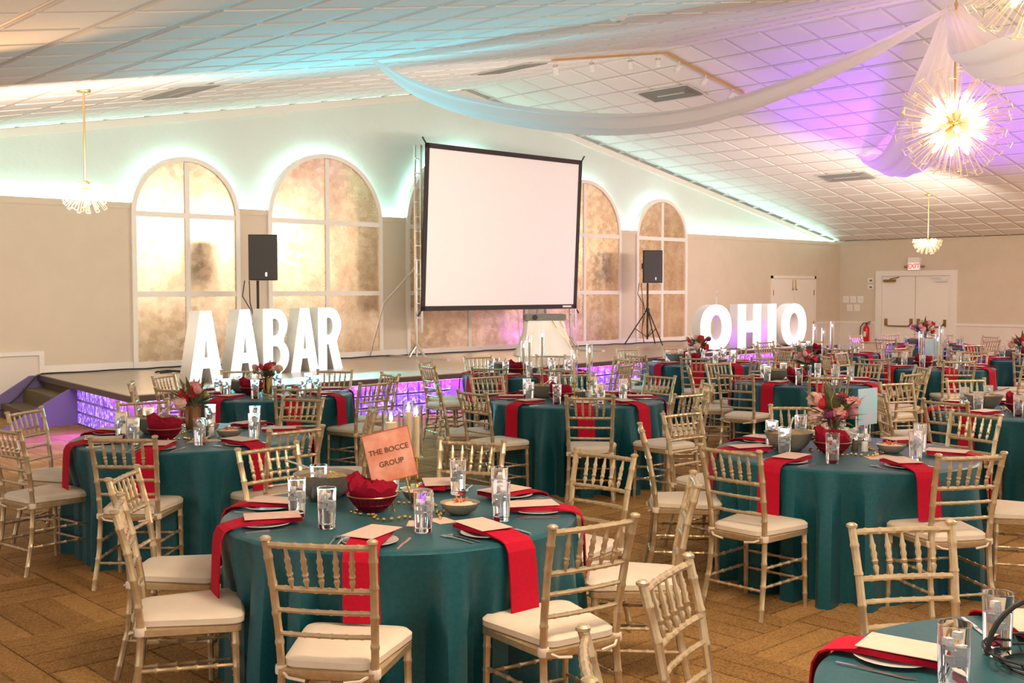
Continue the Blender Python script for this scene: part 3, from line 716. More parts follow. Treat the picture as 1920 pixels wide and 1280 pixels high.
link('hose', MB().tube([(0, 0, .53), (-.01, .08, .53), (-.02, .16, .42), (-.02, .17, .2)], .012, 6).mesh('hose', 'black_cable', True), t_)
link('label', MB().box(-.083, -.078, -.035, .035, .16, .30).mesh('label', 'plastic_white'), t_)
for k, (y, z, lab) in enumerate(((16.02, 1.50, 'upper left'), (15.80, 1.50, 'upper middle'), (15.58, 1.50, 'upper right'), (15.90, 1.27, 'lower left'), (15.68, 1.27, 'lower right'))):
    t_ = thing('switch_plate', lab + ' white switch plate in the cluster by the room corner', 'light switch', (XR, y, z), group='switch plates by the corner')
    link('plate', MB().box(-.01, 0, -.085, .085, -.09, .09).mesh('plate', 'plastic_white'), t_); link('toggle', MB().box(-.022, -.01, -.03, .03, -.04, .04).mesh('toggle', 'trim_white'), t_)
for z, lab in ((2.02, 'upper small square wall control left of the double doors'), (1.84, 'lower wall thermostat left of the double doors')):
    t_ = thing('thermostat', lab, 'thermostat', (XR, 15.28, z)); link('case', MB().box(-.03, 0, -.08, .08, -.06, .06).mesh('case', 'plastic_white'), t_); link('display', MB().box(-.033, -.03, -.05, .03, -.03, .02).mesh('display', 'device_grey'), t_)
t_ = thing('wall_outlet', 'small wall plate low on the back wall between last arch and flush door', 'outlet', (22.2, D, 1.5)); link('plate', MB().box(-.02, .02, -.012, 0, -.25, .25).mesh('plate', 'trim_white'), t_); link('slot', MB().box(-.006, .006, -.014, -.012, .1, .2).mesh('slot', 'device_grey'), t_)
# ---------------------------------------------------------------- chiavari chair parts (front towards +y, origin on the floor under the seat)
def ch_parts():
    P = []
    KN = [.14, .30, .46, .62, .80]
    def add(name, mb, mt='chair_gold', sm=True): P.append((name, mb.mesh(name, mt, sm)))
    for s in (-1, 1):
        # rear leg carries on as the back post
        path = [(s*.192, -.235, 0), (s*.176, -.185, .22), (s*.170, -.170, .42), (s*.174, -.182, .56), (s*.182, -.214, .74), (s*.190, -.258, .905)]
        q = MB().knots(path, .0150, [.07, .20, .33, .46, .58, .70, .82, .93], 8, 1.16, .008, .0150); q.lathe([(.013, 0), (.020, .004), (.020, .012), (.012, .018)], 10, (s*.190, -.259, .902)); add('back_post', q)
    for s in (-1, 1):
        q = MB().knots([(s*.195, .195, 0), (s*.190, .185, .43)], .0125, [.18, .40, .62, .84], 8, 1.16, .008, .0155); add('leg', q)
    def rail(name, z, y, hw, r, ks, bow=.012): 
        q = MB().knots([(-hw, y, z), (-hw*.5, y-bow*.8, z), (0, y-bow, z), (hw*.5, y-bow*.8, z), (hw, y, z)], r, ks, 8, 1.18, .006); add(name, q)
    k9 = [.12, .28, .43, .57, .72, .88]
    rail('top_rail', .888, -.252, .186, .0115, k9); rail('rail', .728, -.210, .178, .0105, k9); rail('rail', .648, -.196, .174, .0090, k9); rail('rail', .560, -.180, .170, .0090, k9)
    for i in range(5):
        t = (i-2)/2; x0 = t*.108; x1 = t*.118
        q = MB(); a = Vector((x0, -.221, .728)); b = Vector((x1, -.262, .884)); prof = []
        for f, r in ((0, .006), (.10, .0065), (.22, .0115), (.28, .0075), (.36, .0125), (.42, .0085), (.52, .0120), (.60, .0085), (.70, .0120), (.76, .0080), (.92, .0060), (1, .006)): prof.append((a.lerp(b, f), r))
        q.tube([p for p, r in prof], [r for p, r in prof], 7); add('spindle', q)
    def st(a, b, ks=(.2, .4, .6, .8)): add('stretcher', MB().knots([a, b], .0078, list(ks), 6, 1.45, .007))
    for s in (-1, 1):
        st((s*.178, -.19, .275), (s*.192, .188, .275)); st((s*.181, -.20, .175), (s*.193, .190, .175))
    st((-.190, .189, .255), (.190, .189, .255)); st((-.192, .191, .155), (.192, .191, .155)); st((-.180, -.198, .155), (.180, -.198, .155))
    # seat frame and cushion, wider at the front
    def sq(hw0, hw1, y0, y1, r, z, n=5):
        c = [(hw1, y1), (-hw1, y1), (-hw0, y0), (hw0, y0)]; out = []
        for k, (cx, cy) in enumerate(c):
            sx = 1 if cx > 0 else -1; sy = 1 if cy > 0 else -1
            a0 = (0, 90, 180, 270)[k]
            for i in range(n): a = math.radians(a0+90*i/(n-1)); out.append((cx-sx*r+r*math.cos(a), cy-sy*r+r*math.sin(a), z))
        return out
    q = MB(); q.stack([sq(.165, .190, -.195, .205, .02, .405), sq(.186, .208, -.20, .212, .03, .412), sq(.186, .208, -.20, .212, .03, .436), sq(.17, .19, -.19, .20, .03, .440)]); add('seat_frame', q)
    q = MB(); q.stack([sq(.150, .196, -.178, .212, .04, .436), sq(.164, .210, -.190, .224, .05, .445), sq(.166, .212, -.192, .226, .055, .468), sq(.150, .198, -.180, .214, .05, .482), sq(.11, .15, -.14, .17, .05, .488)]); add('cushion', q, 'cushion_ivory')
    q = MB()
    for s in (-1, 1): q.lathe([(.021, 0), (.023, .006), (.023, .026), (.021, .032)], 10, (s*.170, -.172, .414)); q.tube([(s*.16, -.19, .43), (s*.13, -.215, .415), (s*.07, -.212, .405)], .006, 5)
    add('cushion_tie', q, 'cushion_ivory')
    return P
CHAIR = ch_parts()

# ---------------------------------------------------------------- table layout: centre, then (bearing, distance of the chair back, turn) of each seat
TABLES = {
'A':((3.07,3.97),[(-140.5,1.23,-2.5),(-92.7,1.21,-7.4),(-44.3,1.3,-5.3),(-4.4,1.25,8.4),(34.4,1.29,-4.6),(84.8,1.31,8.7),(129.6,1.29,7.0),(164.7,1.19,-12.1)]),
'B':((3.63,7.02),[(-136.7,1.14,2.3),(-85.3,1.14,-4.7),(-27.8,1.22,-3.3),(22.1,1.28,-0.4),(80.6,1.14,-0.7),(123.8,1.27,0.6),(174.5,1.18,15.0)]),
'C':((5.70,9.43),[(-160.3,1.26,5.8),(-109.5,1.14,-12.4),(-68.7,1.18,-15.0),(-17.4,1.21,7.6),(23.0,1.14,15.0),(73.8,1.17,-15.0),(117.7,1.19,3.8),(160.3,1.25,-9.4)]),
'D':((7.42,6.98),[(-179.8,1.24,-3.3),(-131.6,1.26,-7.7),(-93.1,1.34,-1.8),(-42.1,1.19,3.5),(0.9,1.22,-2.2),(42.7,1.14,15.0),(90.8,1.17,-8.3),(139.3,1.23,2.0)]),
'E':((9.30,9.52),[(-155.4,1.18,14.1),(-120.3,1.34,-15.0),(-70.1,1.22,-5.5),(-18.7,1.27,0),(32.7,1.26,5.2),(79.8,1.14,-6.1),(136.2,1.2,-15.0),(170.0,1.36,-2.6)]),
'F':((12.34,9.26),[(-145.6,1.24,-2.6),(-105.9,1.27,0),(-66.3,1.27,0),(-26.7,1.27,0),(13.0,1.14,2.8),(54.4,1.24,4.6),(92.3,1.25,-15.0),(170.5,1.14,4.5)]),
'G':((10.68,6.59),[(-138.2,1.2,1.6),(-85.9,1.16,-8.5),(-36.9,1.31,-2.6),(-2.6,1.19,-5.6),(43.6,1.17,-13.1),(89.5,1.16,-9.5),(131.9,1.25,-1.5),(179.4,1.28,13.2)]),
'H':((6.20,3.55),[(-178.1,1.24,-1.7),(-117.7,1.14,-3.6),(-63.0,1.27,0),(-8.3,1.37,-2.5),(44.9,1.28,-3.8),(91.7,1.21,-5.0),(135.8,1.23,-3.8)]),
'I':((2.92,0.84),[(51.8,1.36,2.5),(102.0,1.27,5.4),(138.6,1.34,-3.5)]),
'J':((9.40,3.71),[(-141.8,1.27,0),(-95.3,1.27,0),(-48.8,1.27,0),(-2.3,1.27,0),(44.1,1.41,8.7),(81.8,1.25,-11.6),(132.7,1.19,-0.0),(171.7,1.14,-0.8)]),
'K':((13.91,6.75),[(-137.7,1.14,1.4),(-91.8,1.27,0),(-45.9,1.27,0),(-0.1,1.23,15.0),(47.1,1.2,-10.1),(100.6,1.16,-4.1),(141.0,1.37,1.9),(171.4,1.14,14.4)]),
'L':((16.48,6.43),[(-162.0,1.27,0),(-117.0,1.27,0),(-72.0,1.27,0),(-27.0,1.27,0),(18.0,1.27,0),(63.0,1.27,0),(108.0,1.14,15.0),(153.0,1.27,0)]),
'M':((19.12,9.23),[(-152.1,1.27,0),(-109.2,1.27,0),(-66.3,1.27,0),(-23.3,1.27,0),(19.6,1.45,2.1),(58.0,1.41,7.2),(101.0,1.36,-15.0),(165.0,1.16,15.0)]),
'N':((15.53,9.24),[(-176.7,1.27,0),(-140.5,1.23,2.4),(-93.9,1.27,0),(-47.3,1.27,0),(-0.7,1.36,15.0),(42.9,1.14,1.0),(86.0,1.14,-4.9),(147.1,1.14,-15.0)]),
}
DESC = {'A': 'the front table with the coral sign', 'B': 'the left table with copper flower vase', 'C': 'the table below the AABAR letters',
'D': 'the centre table with gold candle stands', 'E': 'the table under the projection screen', 'F': 'the flower table left of OHIO', 'G': 'the flower table below OHIO',
'H': 'the right table with the pearly sign', 'I': 'the cropped bottom right corner table', 'J': 'the table cropped by the right edge',
'K': 'the candle table before double doors', 'L': 'the far table at right edge', 'M': 'the farthest table below exit sign', 'N': 'the candle table beside last O'}
WORDS = ['far', 'far left', 'left', 'near left', 'near', 'near right', 'right', 'far right']
import itertools
def seat_words(seats):
    rel = [((a-46.5) % 360) for a, r, t in seats]; best = None
    n = len(rel); order = sorted(range(n), key=lambda i: rel[i])
    for pick in itertools.combinations(range(8), n):
        for sh in range(n):
            w = pick[sh:] + pick[:sh]; cost = 0
            for i, wi in zip(order, w): d = (rel[i]-45*wi+180) % 360-180; cost += d*d
            if best is None or cost < best[0]: best = (cost, dict(zip(order, w)))
    return [WORDS[best[1][i]] for i in range(n)]
TH = .765; TR = .785

# tablecloth draped to the floor
def cloth_mesh(seed, seats=()):
    rnd = random.Random(seed); n = 240
    cs = [(k, rnd.uniform(.4, 1), rnd.uniform(0, 2*PI)) for k in (11, 14, 17, 20, 23, 26)]
    tot = sum(c[1] for c in cs)
    def fold(a): 
        v = sum(c[1]*math.cos(c[0]*a+c[2]+.5*math.sin(2*a+c[2])) for c in cs)/tot*2.4
        return math.tanh(v*2.4)
    q = MB(); rings = []
    for r in (.02, .35, .72, TR-.02): rings.append([(r*math.cos(2*PI*i/n), r*math.sin(2*PI*i/n), TH) for i in range(n)])
    rings.append([((TR-.006)*math.cos(2*PI*i/n), (TR-.006)*math.sin(2*PI*i/n), TH-.003) for i in range(n)])
    for h in (.012, .05, .11, .19, .28, .38, .50, .62, .72, TH-.004):
        t = h/TH; rg = []
        for i in range(n):
            a = 2*PI*i/n; f = fold(a); r = TR+.006+.020*t+ .088*(f-.42)*min(1, t*1.7)**1.1 + .014*math.sin(41*a+seed)*max(0, t-.75)*2
            for (sa, sr, st_) in seats:
                d = abs((math.degrees(a)-sa+180) % 360-180)
                if d < 22 and h > .1:
                    lim = (sr-.435)/max(.9, math.cos(math.radians(d)));  k_ = min(1, (22-d)/6)*min(1, (h-.1)/.17)
                    if r > lim: r = r+(lim-r)*k_
            rg.append((r*math.cos(a), r*math.sin(a), TH-h))
        rings.append(rg)
    q.stack(rings, True, True, False)
    q.f[-1] = q.f[-1]
    return q.mesh('tablecloth', 'cloth_teal', True)

# table things -------------------------------------------------
def napkin_mesh(seed):
    rnd = random.Random(seed); prof = []
    w = .068; L = rnd.uniform(.255, .29)
    # centre line: radial distance x (from table centre), height above table top z
    line = [(.475, .022), (.50, .024), (.60, .024), (.68, .026), (.745, .018), (.782, .012), (.806, .0), (.822, -.03), (.828, -.10), (.832, -.18), (.836, -L)]
    q = MB(); rings = []
    sk = rnd.uniform(-.02, .02)
    for k, (x, z) in enumerate(line):
        t = .003 if k > 3 else .008; f = max(0, (k-4)/6)
        nx, nz = (0, 1) if k < 5 else ((.7, .7) if k < 7 else (1, 0))
        rg = []
        for yy, s_ in ((-w, 1), (-w*.4, 1.25), (w*.4, .8), (w, 1), (w, -1), (w*.4, -.9), (-w*.4, -.9), (-w, -1)):
            rg.append((x+nx*t*s_-.62, yy*(1+.06*f)+sk*f, z+nz*t*s_))
        rings.append(rg)
    q.stack(rings, True, True, True); return q.mesh('napkin', 'napkin_red', False)
NAP = [napkin_mesh(i) for i in range(4)]
q = MB(); q.lathe([(.055, 0), (.060, .001), (.100, .008), (.112, .012), (.110, .0135), (.07, .006), (.0, .005)], 28, cap1=False); PLATE = q.mesh('plate', 'plate_glass', True)
q = MB(); q.box(-.115, .120, -.072, .072, 0, .002); MENU = q.mesh('menu_card', 'menu_paper')
q = MB(); q.box(-.06, .06, -.045, .045, 0, .0015); CARD = q.mesh('place_card', 'menu_paper')
def fork():
    h = MB().stack([[(-.10, -.004, .002), (-.10, .004, .002), (-.10, .004, .005), (-.10, -.004, .005)], [(.03, -.004, .004), (.03, .004, .004), (.03, .004, .007), (.03, -.004, .007)], [(.045, -.012, .003), (.045, .012, .003), (.045, .012, .006), (.045, -.012, .006)], [(.06, -.013, .002), (.06, .013, .002), (.06, .013, .004), (.06, -.013, .004)]])
    t = MB()
    for k in range(4): y = -.0105+k*.007; t.box(.059, .092, y-.0017, y+.0017, .002, .0045)
    return [('handle', h.mesh('handle', 'steel')), ('tines', t.mesh('tines', 'steel'))]
def knife():
    h = MB().stack([[(-.11, -.005, .001), (-.11, .005, .001), (-.11, .005, .006), (-.11, -.005, .006)], [(-.01, -.006, .001), (-.01, .006, .001), (-.01, .006, .007), (-.01, -.006, .007)]])
    b = MB().slab([(-.01, -.006), (.08, -.009), (.105, .002), (.10, .006), (-.01, .006)], .002, .0035)
    return [('handle', h.mesh('handle', 'steel')), ('blade', b.mesh('blade', 'steel'))]
FORK = fork(); KNIFE = knife()
q = MB(); q.lathe([(.034, 0), (.037, .004), (.041, .168), (.0425, .172), (.0405, .172), (.0365, .02), (.0, .016)], 20, cap1=False); TUMB = q.mesh('tumbler', 'glass', True)
q = MB(); q.lathe([(.0345, .0215), (.0368, .118), (.0, .119)], 18, cap1=False); WATER = q.mesh('water', 'water', True)
def ice(seed):
    rnd = random.Random(seed); q = MB()
    for k in range(7):
        a = rnd.uniform(0, 6.3); r = rnd.uniform(.006, .020); s_ = .010
        q.box(r*math.cos(a)-s_, r*math.cos(a)+s_, r*math.sin(a)-s_, r*math.sin(a)+s_, .066+k*.011, .084+k*.011, rnd.uniform(0, 1.5), (r*math.cos(a), r*math.sin(a)))
    return q.mesh('ice', 'ice')
ICE = [ice(i) for i in range(3)]
def bowl_parts(r, h, content, hc_, name='bowl', mt='stoneware', garnish=None):
    q = MB(); q.lathe([(r*.42, 0), (r*.50, .004), (r*.80, h*.42), (r, h), (r*1.02, h+.004), (r*.97, h), (r*.74, h*.45), (.0, .012)], 28, cap1=False)
    P = [(name, q.mesh(name, mt, True))]
    q = MB(); rnd = random.Random(3); rings = []
    for f in (.97, .8, .55, .25, .02):
        rings.append([(r*.90*f*math.cos(2*PI*i/22), r*.90*f*math.sin(2*PI*i/22), hc_+(1-f)*h*.28+rnd.uniform(-.006, .010)) for i in range(22)])
    q.stack(rings, True, False, True); P.append(('contents', q.mesh('contents', content, False)))
    if garnish:
        q = MB()
        for k in range(9): a = k*.7; q.tube([(.01*math.cos(a), .01*math.sin(a), hc_+h*.28), (.035*math.cos(a), .035*math.sin(a), hc_+h*.28+.010+.006*(k % 3))], .004, 5)
        P.append(('garnish', q.mesh('garnish', garnish)))
    return P
SALAD = bowl_parts(.150, .115, 'salad', .095); DIP = bowl_parts(.088, .050, 'dip_food', .040, garnish='garnish'); SIDE = bowl_parts(.070, .048, 'dip_food', .036)
def spoon():
    h = MB().tube([(.03, 0, .125), (.10, 0, .155), (.19, 0, .185)], [.006, .005, .007], 7); b = MB().lathe([(.0, 0), (.022, .004), (.030, .012), (.031, .014), (.0, .012)], 14, (0, 0, .112), False, False)
    return [('handle', h.mesh('handle', 'steel', True)), ('bowl', b.mesh('bowl', 'steel', True))]
SPOON = spoon()
def basket():
    q = MB(); n = 26
    for k in range(n): a = 2*PI*k/n; q.tube([(.05*math.cos(a), .05*math.sin(a), .005), (.085*math.cos(a+.1), .085*math.sin(a+.1), .035), (.112*math.cos(a+.2), .112*math.sin(a+.2), .075)], .003, 4)
    for r, z in ((.055, .006), (.086, .036)): q.tube([(r*math.cos(2*PI*i/22), r*math.sin(2*PI*i/22), z) for i in range(23)], .003, 4)
    q.lathe([(.04, .003), (.055, .006), (.083, .034), (.108, .072), (.104, .072), (.0, .01)], 20, cap1=False)
    rim = MB().tube([(.113*math.cos(2*PI*i/30), .113*math.sin(2*PI*i/30), .076) for i in range(31)], .0035, 6)
    return [('wire_bowl', q.mesh('wire_bowl', 'basket_wire')), ('rim', rim.mesh('rim', 'vase_copper', True))]
BASK = basket()
def cloth_heap():
    rings = []; ph = [1.3, 4.1, 2.2, 5.0, .7, 3.3, 1.9, 4.6]
    for k, (r, z) in enumerate(((.092, .055), (.108, .078), (.112, .096), (.098, .112), (.076, .120), (.052, .128), (.028, .118), (.008, .122))):
        rg = []
        for i in range(44):
            a = 2*PI*i/44; g = math.sin(3*a+ph[k]*.35)*.5+math.sin(7*a+ph[k]*.6+k)*.35+math.sin(11*a-ph[(k+3) % 8]*.5)*.25
            rd = abs(math.sin(4.5*a+k*.45+.6*math.sin(2*a)))
            rg.append((r*(1+.10*g)*math.cos(a), r*(1+.10*g)*math.sin(a)*.9, z+.020*rd*min(1, k)+.010*g+(.040*max(0, math.cos(a-2.4))**5 if k in (2, 3, 4) else 0)))
        rings.append(rg)
    q = MB().stack(rings, True, True, True); return q.mesh('bread_cloth', 'bread_napkin', True)
HEAP = cloth_heap()
def shaker(mt):
    b = MB().lathe([(.020, 0), (.021, .003), (.0185, .062), (.017, .066)], 14); c = MB().lathe([(.019, .066), (.0195, .070), (.018, .082), (.010, .090), (.0, .091)], 14, cap1=False)
    return [('body', b.mesh('body', mt, True)), ('cap', c.mesh('cap', 'steel', True))]
SALT = shaker('salt_white'); PEPPER = shaker('pepper_dark')
def beads(seed):
    rnd = random.Random(seed); q = MB(); a0 = rnd.uniform(0, 6)
    for k in range(46):
        a = a0+k*.135; r = .20+.035*math.sin(k*.8+seed)+rnd.uniform(-.012, .012); rr = rnd.uniform(.006, .0105)
        q.lathe([(.001, 0), (rr*.8, rr*.4), (rr, rr), (rr*.8, rr*1.6), (.001, rr*2)], 7, (r*math.cos(a), r*math.sin(a), 0))
    return q.mesh('bead_garland', 'gold_metal', True)
BEADS = [beads(i) for i in range(3)]

# flowers
def rose(r, mt):
    q = MB(); rnd = random.Random(int(r*1e5)); rings = []
    for k, (f, z) in enumerate(((.25, -.8), (.75, -.45), (1.0, .0), (.92, .42), (1.02, .50), (.66, .62), (.72, .75), (.42, .72), (.46, .86), (.15, .78))):
        rings.append([(r*f*(1+.13*math.sin(5*2*PI*i/20+k*1.7))*math.cos(2*PI*i/20), r*f*(1+.13*math.sin(5*2*PI*i/20+k*1.7))*math.sin(2*PI*i/20), r*z+r*.08*math.sin(4*2*PI*i/20+k)) for i in range(20)])
    q.stack(rings); return q.mesh('flower', mt, False)
def tulip(r, mt):
    q = MB(); rings = []
    for k, (f, z) in enumerate(((.2, -1.0), (.75, -.6), (.95, .0), (.8, .7), (.35, 1.25), (.1, 1.1))):
        rings.append([(r*f*(1+.10*math.cos(3*2*PI*i/15))*math.cos(2*PI*i/15), r*f*(1+.10*math.cos(3*2*PI*i/15))*math.sin(2*PI*i/15), r*z*1.1+ (r*.25*math.cos(3*2*PI*i/15) if k == 4 else 0)) for i in range(15)])
    q.stack(rings); return q.mesh('flower', mt, False)
FL = [rose(.040, 'petal_blush'), rose(.036, 'petal_pink'), rose(.037, 'petal_red'), tulip(.024, 'petal_red'), tulip(.026, 'petal_pink'), rose(.026, 'petal_plum'), tulip(.022, 'leaf_pale')]
def vase_thing(loc, label, kind, seed, scale=1.0, big=1.0):
    rnd = random.Random(seed); t = thing('flower_vase', label, 'flowers', loc); S = scale
    if kind == 'glass':
        link('vase', MB().lathe([(.046*S, 0), (.05*S, .003), (.052*S, .12*S), (.056*S, .15*S), (.053*S, .15*S), (.048*S, .012), (.0, .010)], 22, cap1=False).mesh('vase', 'glass', True), t)
        link('water', MB().lathe([(.046*S, .014), (.048*S, .09*S)], 18).mesh('water', 'water', True), t)
    else: link('vase', MB().lathe([(.040*S, 0), (.045*S, .004), (.050*S, .07*S), (.047*S, .14*S), (.050*S, .15*S), (.046*S, .15*S), (.04*S, .02), (.0, .015)], 22, cap1=False).mesh('vase', kind, True), t)
    stm = MB(); lv = MB(); cz = .155*S
    for k in range(int(15*big)):
        a = rnd.uniform(0, 6.28) if k else 0; rad = rnd.uniform(.02, .125)*S*(1.1 if k > 3 else .5); h = cz + rnd.uniform(.03, .13)*S - rad*.25
        p = Vector((rad*math.cos(a), rad*math.sin(a), h)); b = Vector((.02*math.cos(a+2), .02*math.sin(a+2), .02))
        stm.tube([b, Vector((p.x*.35, p.y*.35, cz*.95)), p], .003*S, 4)
        f = link('flower', FL[(k*5+seed) % 7], t, tuple(p), rot=(rnd.uniform(-.5, .5)+p.y*-4, p.x*4, rnd.uniform(0, 6))); f.scale = (S, S, S)
    for k in range(46):
        a = rnd.uniform(0, 6.28); e = rnd.uniform(.3, 1.35); L = rnd.uniform(.13, .24)*S; d = Vector((math.cos(a)*math.cos(e), math.sin(a)*math.cos(e), math.sin(e)))
        if k > 28: e = rnd.uniform(-.2, .5); d = Vector((math.cos(a)*math.cos(e), math.sin(a)*math.cos(e), math.sin(e))); L *= .8
        s_ = Vector((-math.sin(a), math.cos(a), 0))*.017*S; o = Vector((0, 0, cz-.01)); n = len(lv.v)
        lv.v += [tuple(o+d*L*.15), tuple(o+d*L*.6+s_), tuple(o+d*L+Vector((0, 0, -.01))), tuple(o+d*L*.6-s_)]; lv.face((n, n+1, n+2, n+3))
    link('stems', stm.mesh('stems', 'leaf_olive'), t); link('leaves', lv.mesh('leaves', 'leaf_olive'), t, kind='stuff')
def candle_thing(loc, label, h, group=None, stem=.10):
    t = thing('candle_holder', label, 'candle', loc, group=group)
    link('stand', MB().lathe([(.042, 0), (.042, .004), (.008, .012), (.006, stem-.02), (.018, stem-.008), (.026, stem), (.026, stem+.004)], 16).mesh('stand', 'gold_metal', True), t)
    link('candle', MB().lathe([(.0115, stem+.004), (.0105, stem+h), (.004, stem+h+.002)], 12).mesh('candle', 'candle_wax', True), t)
    link('flame', MB().lathe([(.002, stem+h+.004), (.008, stem+h+.016), (.0075, stem+h+.024), (.001, stem+h+.046)], 10).mesh('flame', 'flame', True), t)
    link('glass_tube', MB().lathe([(.028, stem+.004), (.030, stem+.006), (.030, stem+h+.085), (.0285, stem+h+.085), (.0285, stem+.007), (.0, stem+.006)], 18, cap0=True, cap1=False).mesh('glass_tube', 'glass', True), t)

def polar(c, a, r): a = math.radians(a); return (c[0]+r*math.cos(a), c[1]+r*math.sin(a))
for key, (c, seats) in TABLES.items():
    dsc = DESC[key]; words = seat_words(seats); si = ord(key)
    link('tablecloth', cloth_mesh(si, seats), None, (c[0], c[1], 0), label='floor-length teal tablecloth on ' + dsc, cat='tablecloth', group='round tables under teal cloths')
    farT = key in 'KLMN'
    for k, (a, r, turn) in enumerate(seats):
        r += .02; p = polar(c, a, r); ra = math.radians(a); face = ra + PI/2 + math.radians(turn)
        # top rail lies .258 behind the seat origin
        ox = p[0] + .25*math.cos(face+PI/2); oy = p[1] + .25*math.sin(face+PI/2)
        build(CHAIR, 'chiavari_chair', 'ivory cushioned gold chair, %s side of %s' % (words[k], dsc), 'chair', (ox, oy, 0.0 if fl is None else .007), face, 'gold banquet chairs')
    # place settings
    sl = list(zip(seats, words))
    if key == 'I': sl = [((100, 0, 0), 'far left'), ((52, 0, 0), 'far'), ((5, 0, 0), 'right')]
    if key == 'B': sl.append(((-178+2, 0, 0), None)); sl.pop()
    if key == 'H': sl = sl
    for k, ((a, r, turn), wd) in enumerate(sl):
        rnd = random.Random(si*17+k); a = a + rnd.uniform(-3, 3); ra = math.radians(a)
        where = 'at the %s seat of %s' % (wd, dsc)
        px, py = polar(c, a, .62)
        link('plate', PLATE, None, (px, py, TH+.0005), label='pale plate ' + where, cat='plate', group='dinner plates')
        link('napkin', NAP[(si+k) % 4], None, (px, py, TH), rz=ra, label='red napkin hanging ' + where, cat='napkin', group='red napkins')
        mx, my = polar(c, a, .585)
        link('menu_card', MENU, None, (mx, my, TH+.0375), rz=ra+rnd.uniform(-.4, .4), label='pink menu card ' + where, cat='card', group='menu cards')
        gx, gy = polar(c, a+rnd.uniform(20, 26), rnd.uniform(.44, .50))
        g = build([('tumbler', TUMB), ('water', WATER), ('ice', ICE[k % 3])], 'water_glass', 'iced water glass ' + where, 'glass', (gx, gy, TH+.001), rnd.uniform(0, 6), 'iced water glasses')
        if not farT:
            for j, (da, nm) in enumerate(((-14, 'outer'), (-11, 'inner'))):
                fx, fy = polar(c, a+da, .63); build(FORK, 'fork', '%s fork %s' % (nm, where), 'fork', (fx, fy, TH), ra+PI+.05, 'steel forks')
            kx, ky = polar(c, a+12.5, .64); build(KNIFE, 'knife', 'knife ' + where, 'knife', (kx, ky, TH), ra+PI-.05, 'steel knives')
    if key in 'I': continue
    # centre of the table
    rnd = random.Random(si); V = 46.5
    def at(dl, dd):  # left/right and far/near offsets as seen from the door side
        f = Vector((math.cos(math.radians(V)), math.sin(math.radians(V)))); r_ = Vector((f.y, -f.x)); q = Vector(c) + r_*dl + f*dd; return q.x, q.y
    x, y = at(-.30, .16) if key != 'A' else (3.02, 4.50)
    if key == 'H': x, y = 6.00, 3.82
    build(SALAD, 'salad_bowl', 'grey stoneware salad bowl on ' + dsc, 'bowl', (x, y, TH), 0, 'salad bowls')
    if not farT: build(SPOON, 'serving_spoon', 'steel serving spoon in the salad bowl on ' + dsc, 'spoon', (x, y, TH), rnd.uniform(0, 6), 'serving spoons')
    x, y = at(-.14, -.14)
    if key == 'A': x, y = at(-.13, .02)
    if key == 'H': x, y = at(-.10, -.08)
    build(BASK, 'bread_basket', 'dark red wire bread basket on ' + dsc, 'basket', (x, y, TH), 0, 'bread baskets')
    link('bread_cloth', HEAP, None, (x, y, TH), rz=rnd.uniform(-.5, .5), label='crumpled dark red cloth in the bread basket on ' + dsc, cat='cloth', group='bread basket cloths')
    x, y = at(.27, -.05); build(DIP, 'dip_bowl', 'small bowl of pale dip with orange garnish on ' + dsc, 'bowl', (x, y, TH), 0, 'dip bowls')
    x, y = at(.05, .26); build(SIDE, 'side_bowl', 'small grey side bowl at the far middle of ' + dsc, 'bowl', (x, y, TH), 0, 'side bowls')
    x, y = at(.13, .02); build(SALT, 'salt_shaker', 'white salt shaker on ' + dsc, 'shaker', (x, y, TH), 0, 'salt shakers')
    x, y = at(.075, .04); build(PEPPER, 'pepper_shaker', 'dark pepper shaker on ' + dsc, 'shaker', (x, y, TH), 0, 'pepper shakers')
    x, y = at(.02, .0); link('bead_garland', BEADS[si % 3], None, (x, y, TH+.0005), label='gold bead garland looped round the middle of ' + dsc, cat='beads', group='gold bead garlands')
    if not farT:
        for j, (dl, dd, rr) in enumerate(((.10, -.26, .5), (.20, -.20, 1.1))):
            x, y = at(dl, dd); link('place_card', CARD, None, (x, y, TH+.0005), rz=rr+.3, label='%s blank pink card on ' % ('left', 'right')[j] + dsc, cat='card', group='small cards')

